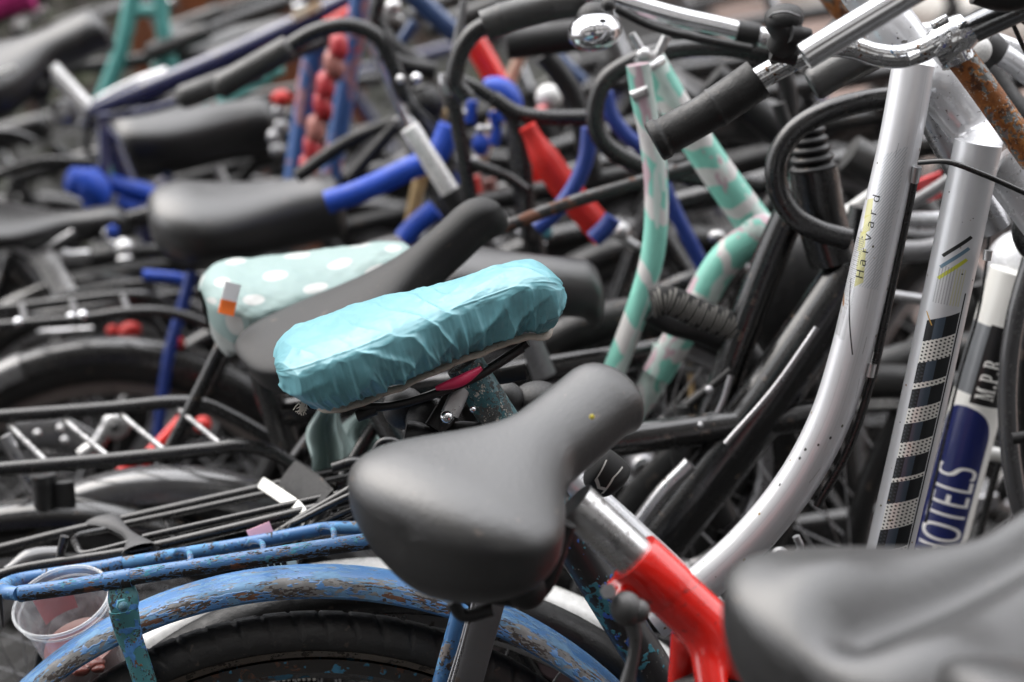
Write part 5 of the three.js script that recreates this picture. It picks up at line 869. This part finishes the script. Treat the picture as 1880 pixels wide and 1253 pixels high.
/* ---------- silver step-through bicycle ---------- */
{
  const d = 1.82, b = bike('silver step-through bicycle with two printed slanting main tubes at right', 1500, d);
  const harv = canvasTex(2048, 512, (g, w, h) => {
    g.fillStyle = '#d2d3d6'; g.fillRect(0, 0, w, h);
    for (let i = 0; i < 90; i++) { g.fillStyle = i % 2 ? 'rgba(255,255,255,0.10)' : 'rgba(60,62,66,0.07)'; g.fillRect(rnd() * w * 0.7, rnd() * h, 200 + rnd() * 900, 1 + rnd() * 5); }
    const X0 = (y) => (y - 132) * 1.025 / 1154 * w, hatch = (x0, y0, x1, y1, col, step) => { g.save(); g.beginPath(); g.moveTo(x0, y0); g.lineTo(x1, y0 + 20); g.lineTo(x1, y1); g.lineTo(x0 - 40, y1 - 10); g.clip(); g.strokeStyle = col; g.lineWidth = 2; for (let q = -900; q < 1600; q += step) { g.beginPath(); g.moveTo(x0 + q, y0 - 40); g.lineTo(x0 + q - 260, y1 + 40); g.stroke(); } g.restore(); };
    hatch(X0(290), 205, X0(520), 300, '#9aa3ab', 15); hatch(X0(430), 160, X0(620), 215, '#8a8a8a', 13);
    g.fillStyle = 'rgba(176,172,90,0.6)'; for (const [a, c2] of [[372, 196], [400, 205], [430, 200], [460, 216], [490, 226]]) { g.beginPath(); g.moveTo(X0(a), c2 - 28); g.lineTo(X0(a + 34), c2 - 22); g.lineTo(X0(a + 22), c2 + 12); g.lineTo(X0(a - 6), c2 + 4); g.fill(); }
    for (let i = 0; i < 400; i++) { g.fillStyle = i % 2 ? '#3a3a3a' : '#4a4d50'; g.fillRect(X0(440) + (i % 50) * 6.4, 150 + Math.floor(i / 50) * 7 - (i % 50) * 0.3, 3.4, 3.4); }
    g.strokeStyle = '#1c1c1c'; g.lineWidth = 5; g.beginPath(); g.moveTo(X0(512), 178); g.quadraticCurveTo(X0(560), 195, X0(640), 262); g.stroke();
    g.fillStyle = '#101010'; g.font = '46px sans-serif'; g.save(); g.translate(X0(508), 232); g.scale(-1, 1); g.rotate(-0.02); let x = 0; for (const ch of 'Harvard') { g.fillText(ch, x, 0); x += 41; } g.restore();
    for (let i = 0; i < 70; i++) { const c = ['#6b4a1e', '#4c4a3a', '#8a6a2a', '#444'][i % 4]; g.fillStyle = c; g.beginPath(); g.arc(rnd() * w, rnd() * h, 1.5 + rnd() * 4.5, 0, 7); g.fill(); }
    for (let i = 0; i < 26; i++) { g.strokeStyle = 'rgba(70,70,66,0.55)'; g.lineWidth = 1.5; const sx = rnd() * w, sy = rnd() * h; g.beginPath(); g.moveTo(sx, sy); g.lineTo(sx + rnd() * 70, sy + rnd() * 30 - 15); g.stroke(); }
    g.fillStyle = '#8a5a20'; g.beginPath(); g.ellipse(X0(552), 150, 26, 9, 0.7, 0, 7); g.fill();
  });
  const sm = (map) => new THREE.MeshPhysicalMaterial({ map, roughness: 0.33, metalness: 0.45, clearcoat: 0.5, clearcoatRoughness: 0.2, bumpMap: grainT, bumpScale: 0.0001 });
  part(b, 'main_tube', T([[1678, 118, d + 0.006], [1655, 250], [1612, 440], [1560, 660], [1520, 780], [1460, 890], [1370, 1000], [1262, 1095], [1200, 1140]], 76, d, { n: 90, m: 36, unit: true }), sm(harv));
  const sq = canvasTex(2048, 512, (g, w, h) => {
    g.fillStyle = '#c2c4c7'; g.fillRect(0, 0, w, h);
    const X0 = (y) => (y - 262) / 800 * w;
    let k = 0; const E = [567, 605, 645, 682, 693, 728, 757, 792, 820, 858, 866, 906, 955, 996, 1040, 1062]; for (let q = 0; q < E.length - 1; q++) { const dark = q % 2 === 0, y0 = X0(E[q]), wd = X0(E[q + 1]) - y0; g.save(); g.beginPath(); g.moveTo(y0 - 34, 318); g.lineTo(y0 + wd - 34, 318); g.lineTo(y0 + wd + 30, 206); g.lineTo(y0 + 30, 206); g.clip();
      g.fillStyle = dark ? '#15181b' : '#d9d8d2'; g.fillRect(y0 - 60, 190, wd + 140, 140); if (dark) { g.fillStyle = '#3d4a57'; g.fillRect(y0 - 60, 236, wd + 140, 34); }
      g.fillStyle = dark ? '#30363c' : '#3a3a3a'; if (!dark || k > 1) for (let a = 0; a < 15; a++) for (let c = 0; c < 8; c++) if (!dark || c < 2) { g.beginPath(); g.arc(y0 - 44 + a * 17 + (c % 2) * 8.5, 214 + c * 14, 4.2, 0, 7); g.fill(); }; g.restore(); k++; }
    g.fillStyle = '#16181a'; g.fillRect(X0(520), 322, X0(1060) - X0(520), 7);
    for (const [y, c] of [[432, '#141414'], [452, '#5f7a8c'], [472, '#b9bd3c']]) { g.strokeStyle = c; g.lineWidth = 14; g.beginPath(); g.moveTo(X0(y - 12), 300); g.lineTo(X0(y + 30), 214); g.stroke(); }
    for (let a = 0; a < 34; a++) for (let c = 0; c < 10; c++) { g.fillStyle = c > 5 ? '#b9b46a' : '#77797b'; g.fillRect(X0(478) + a * 5 + (c % 2) * 2, 212 + c * 10, 2.6, 4); }
    for (let i = 0; i < 40; i++) { g.fillStyle = ['#6b4a1e', '#55532f', '#444'][i % 3]; g.beginPath(); g.arc(rnd() * w, rnd() * h, 1.5 + rnd() * 3.5, 0, 7); g.fill(); }
    g.strokeStyle = '#a8843e'; g.lineWidth = 5; g.beginPath(); g.moveTo(X0(563), 196); g.lineTo(X0(585), 228); g.stroke();
  });
  part(b, 'second_tube', T([[1797, 262], [1760, 440], [1700, 720], [1622, 1062]], 86, d - 0.02, { n: 40, m: 36, unit: true }), sm(sq));
  part(b, 'head_tube', weld([cap([1560, -50, d + 0.05], [1640, 55, d + 0.045], 84, 88), cap([1640, 55, d + 0.045], [1722, 150, d + 0.03], 88, 96), cap([1722, 150, d + 0.03], [1830, 286, d + 0.03], 96, 96), cap([1830, 286, d + 0.03], [1930, 420, d + 0.03], 96, 92), cap([1700, 128, d + 0.03], [1676, 146, d + 0.008], 66, 68), cap([1812, 262, d + 0.02], [1790, 302, d - 0.02], 84, 86.5)], 0.010, 120), M.silver);
  part(b, 'gusset', [T([[1692, 170], [1740, 260], [1830, 420]], 62, d + 0.07, { n: 10, m: 20 })], M.dullAlu);
  part(b, 'seat_tube', [T([[1020, 862], [1150, 978], [1310, 1128]], 66, d + 0.02, { m: 24 })], M.silver);
  part(b, 'cable', T([[1688, 298, d - 0.03], [1740, 297, d - 0.05], [1800, 318, d - 0.06], [1900, 362, d - 0.05]], 11, d, { n: 30, m: 10 }), M.blackRod);
  part(b, 'brake_cable', T([[1678, 336, d - 0.01], [1650, 470], [1600, 700], [1556, 830], [1500, 930]], 16, d - 0.005, { n: 40, m: 10 }), M.blackRod);
  part(b, 'cable_stop', [T([[1684, 306, d - 0.015], [1678, 334, d - 0.012]], 19, d, { m: 12 })], M.alu); part(b, 'cable_stop', [T([[1602, 668, d - 0.01], [1596, 692, d - 0.01]], 17, d, { m: 12 })], M.alu); part(b, 'cable_stop', T([[1815, 460, d - 0.04], [1812, 478, d - 0.04]], 16, d, { m: 12 }), M.alu);
  const pr = canvasTex(256, 256, (g) => { g.fillStyle = '#0b0b0b'; g.fillRect(0, 0, 256, 256); g.strokeStyle = '#aaa9a4'; g.lineWidth = 9; g.lineJoin = 'round'; g.beginPath(); g.moveTo(60, 150); g.lineTo(66, 108); g.lineTo(130, 96); g.lineTo(170, 104); g.stroke(); g.beginPath(); g.moveTo(150, 160); g.lineTo(146, 130); g.lineTo(186, 92); g.stroke(); });
  part(b, 'saddle_pouch', T([[1082, 850], [1110, 868], [1136, 896]], 82, d - 0.03, { n: 20, m: 24, unit: true, round: 0.25 }), new THREE.MeshPhysicalMaterial({ map: pr, roughness: 0.8 }), 'black pouch with a pale printed mark');
  part(b, 'bottom_bracket', [T([[1440, 1040, d + 0.03], [1470, 1010, d + 0.03], [1462, 985, d + 0.03]], 14, d, { n: 10 }), B(1432, 1020, d + 0.02, 16)], M.dullAlu);
  wheel(b, V3(P(1200, 1500, d).x - 0.25, 0.345, P(1200, 1500, d).z), 0.345);
  wheel(b, V3(P(1200, 1500, d).x + 0.83, 0.345, P(1200, 1500, d).z), 0.345);
}
{ // rusty handlebar bike
  const d = 1.68, b = bike('bicycle with rusty chrome stem and pitted handlebar at upper right', 1800, d);
  const st = part(b, 'stem', [T([[1742, 78], [1790, 140], [1900, 295]], 55, d, { n: 12, m: 26 })], M.rustChrome);
  part(st, 'clamp', [T([[1712, 100], [1745, 74], [1778, 52]], 74, d, { n: 14, m: 24, rf: (t) => 0.86 + 0.22 * Math.sin(t * 3.1) }), T([[1738, 60], [1760, 112]], 66, d, { n: 8, m: 20 }), T([[1712, 48, d - 0.02], [1740, 34, d - 0.02]], 18, d, { m: 10 })], M.pitChrome);
  part(b, 'handlebar', T([[1760, 66], [1810, 42], [1920, -8]], 54, d, { n: 14, m: 26 }), M.darkChrome);
  const h = part(b, 'handlebar', [T([[1725, 76], [1690, 94], [1650, 104], [1606, 100], [1560, 86], [1522, 84], [1480, 98], [1430, 124], [1370, 158]], 44, d - 0.005, { n: 80, m: 26 })], M.pitChrome);
  part(h, 'grip', T([[1392, 144], [1335, 184], [1290, 212], [1200, 262]], 76, d - 0.01, { n: 80, m: 30, rf: (t) => 1.0 + 0.05 * Math.exp(-Math.pow((t - 0.42) / 0.012, 2)) - 0.05 * smooth(0.42, 0.5, t) + 0.09 * smooth(0.90, 0.925, t) - 0.035 * Math.exp(-Math.pow((t - 0.88) / 0.012, 2)) - 0.12 * smooth(0.985, 1, t) }), M.rubber);
  const be = part(b, 'shifter', [B(1440, 34, d - 0.02, 37, { sy: 0.75 }), T([[1436, 38, d - 0.02], [1446, 64, d - 0.02], [1432, 88, d - 0.01]], 64, d, { n: 14, m: 22, rf: (t) => 1.02 - 0.2 * t }), T([[1446, 60, d - 0.03], [1486, 62, d - 0.02]], 34, d, { n: 8, rf: (t) => 1.1 - 0.5 * t }), T([[1418, 92, d - 0.01], [1462, 104, d - 0.01]], 40, d, { m: 20 })], M.blackMatte);
  part(be, 'ring', T([[1410, 34, d - 0.02], [1424, 24, d - 0.045], [1444, 22, d - 0.05], [1468, 30, d - 0.04]], 5, d, { n: 16, m: 6 }), M.greyPaint);
  part(h, 'grip', T([[1790, -22], [1850, -8], [1920, -30]], 60, d - 0.03, { n: 20 }), M.rubber);
  part(b, 'bolt', [T([[1690, 102, d - 0.03], [1668, 108, d - 0.03]], 26, d, { m: 6 })], M.pitChrome);
  part(b, 'brake_cable', [T([[1850, 20, d + 0.03], [1872, 70, d + 0.04], [1900, 130, d + 0.05]], 9, d, { n: 10, m: 8 }), T([[1862, 22, d + 0.03], [1880, 40, d + 0.03], [1900, 54, d + 0.03]], 9, d, { n: 8, m: 8 })], M.blackRod);
}
{ // hollow chrome tube end
  const d = 1.56, b = bike('bicycle with a bare open-ended chrome handlebar tube crossing the top right', 1600, d), W = [P(1478, 104, d), P(1600, 30, d), P(1760, -66, d)], r = 26 * mpp(W[0]);
  const h = part(b, 'handlebar', [sweep(W, r, { m: 40, n: 16, open: true }), sweep(W, r * 0.86, { m: 32, n: 16, open: true })], M.chrome);
  part(h, 'tube_edge', [(() => { const F = frames(W, 16); return grid(48, 4, (u, v) => { const w = u * 6.28318, q = lerp(r * 0.86, r, v); return F.C[0].clone().addScaledVector(F.Ns[0], Math.cos(w) * q).addScaledVector(F.Bs[0], Math.sin(w) * q).addScaledVector(F.T[0], -0.0006 * Math.sin(v * 3.14)); }); })()], M.alu);
}
{ // grey grip behind
  const d = 1.98, b = bike('silver bicycle with grey swirled grip behind the chrome tube', 1560, d), h = part(b, 'handlebar', T([[1590, 105], [1700, 60], [1800, 70], [1960, 130]], 38, d + 0.02, { n: 24 }), M.silver);
  part(h, 'grip', T([[1490, 158], [1530, 134], [1600, 96]], 62, d, { n: 30, m: 24, rf: (t) => 1 - 0.15 * smooth(0.06, 0, t) + 0.08 * t }), M.greyRubber);
  part(b, 'bell', [T([[1800, 92], [1812, 98], [1822, 110]], 84, d + 0.02, { m: 28, n: 8 })], M.blackMatte); part(b, 'bell_dome', B(1795, 92, d - 0.01, 27), M.white);
  part(b, 'brake_lever', [T([[1840, 100], [1880, 128], [1930, 170]], 44, d + 0.01, { n: 10 })], M.silver);
  part(b, 'frame', [T([[1790, 130], [1860, 220], [1960, 250]], 90, d + 0.15, { n: 10 }), T([[1640, -20], [1540, 60], [1480, 140]], 50, d + 0.25, { n: 12 })], M.blackMatte);
  const b3 = bike('bicycle with a rusty orange tube just behind the chrome handlebar', 1560, 2.2); part(b3, 'frame', T([[1510, -30], [1550, 20], [1600, 70]], 44, 2.2), M.rustChrome);
}
{ // sponsor-board tube and grey hoops at the right edge
  const d = 2.05, b = bike('bicycle with blue and white lettered frame tube at the right edge', 1780, d);
  const cv = canvasTex(2048, 512, (g, w, h) => {
    const X0 = (y) => (y - 480) / 560 * w; g.fillStyle = '#6f7275'; g.fillRect(0, 0, w, h); g.fillStyle = '#e9e8e2'; g.fillRect(0, 0, X0(578), h); g.fillRect(X0(702), 0, w, h);
    g.fillStyle = '#0d0d0e'; g.fillRect(X0(574), 232, X0(716) - X0(574), 100); g.fillStyle = '#0f1b57'; g.beginPath(); g.moveTo(w, 150); g.lineTo(X0(760), 150); g.quadraticCurveTo(X0(726), 160, X0(724), 225); g.quadraticCurveTo(X0(724), 320, X0(780), 330); g.lineTo(w, 330); g.fill();
    const put = (s, y, v, f, col, sp) => { g.save(); g.translate(X0(y), v); g.scale(-1, 1); g.fillStyle = col; g.font = f; let x = 0; for (const ch of s) { g.fillText(ch, x, 0); x += g.measureText(ch).width + sp; } g.restore(); };
    put('M.P.B', 706, 304, 'bold 84px serif', '#f1f0ea', 5); put('HOTELS', 1010, 318, '190px sans-serif', '#eceae6', 0);
  });
  part(b, 'frame', T([[1866, 500], [1800, 720], [1712, 1050]], 96, d, { n: 24, m: 36, unit: true }), new THREE.MeshPhysicalMaterial({ map: cv, roughness: 0.35, clearcoat: 0.5 }));
  part(b, 'mudguard', [T([[1905, 440], [1862, 600], [1850, 740], [1866, 900], [1900, 1010]], 36, d - 0.1, { n: 30, m: 18 })], M.guardGrey, 'grey curved guard at the right edge');
  part(b, 'tyre', [T([[1925, 470], [1888, 620], [1878, 740], [1892, 890]], 30, d - 0.08, { n: 30, m: 18 })], M.rubber);
  part(b, 'front_lamp', [B(1906, 425, d - 0.15, 62, { sx: 0.75 })], M.blackPaint);
  part(b, 'lever', [T([[1858, 806], [1900, 800]], 22, d - 0.14)], M.blackMatte);
  part(b, 'cable', [T([[1818, 420, d - 0.05], [1800, 560, d - 0.05], [1760, 700, d - 0.05], [1700, 960, d - 0.06]], 6, d, { n: 20, m: 6 }), T([[1850, 640], [1790, 860], [1740, 1040]], 16, d + 0.05, { n: 10 }), T([[1880, 700], [1820, 900], [1780, 1060]], 14, d + 0.07, { n: 10 })], M.blackRod);
  part(b, 'fork_crown', [B(1880, 490, d + 0.05, 70)], M.silver);
  part(b, 'lug', [T([[1800, 520], [1822, 600], [1800, 620]], 40, d + 0.05, { n: 8 })], M.blackMatte); part(b, 'bracket', [T([[1800, 830], [1850, 838]], 26, d + 0.06)], M.white);
}
renderer.render(scene, camera);
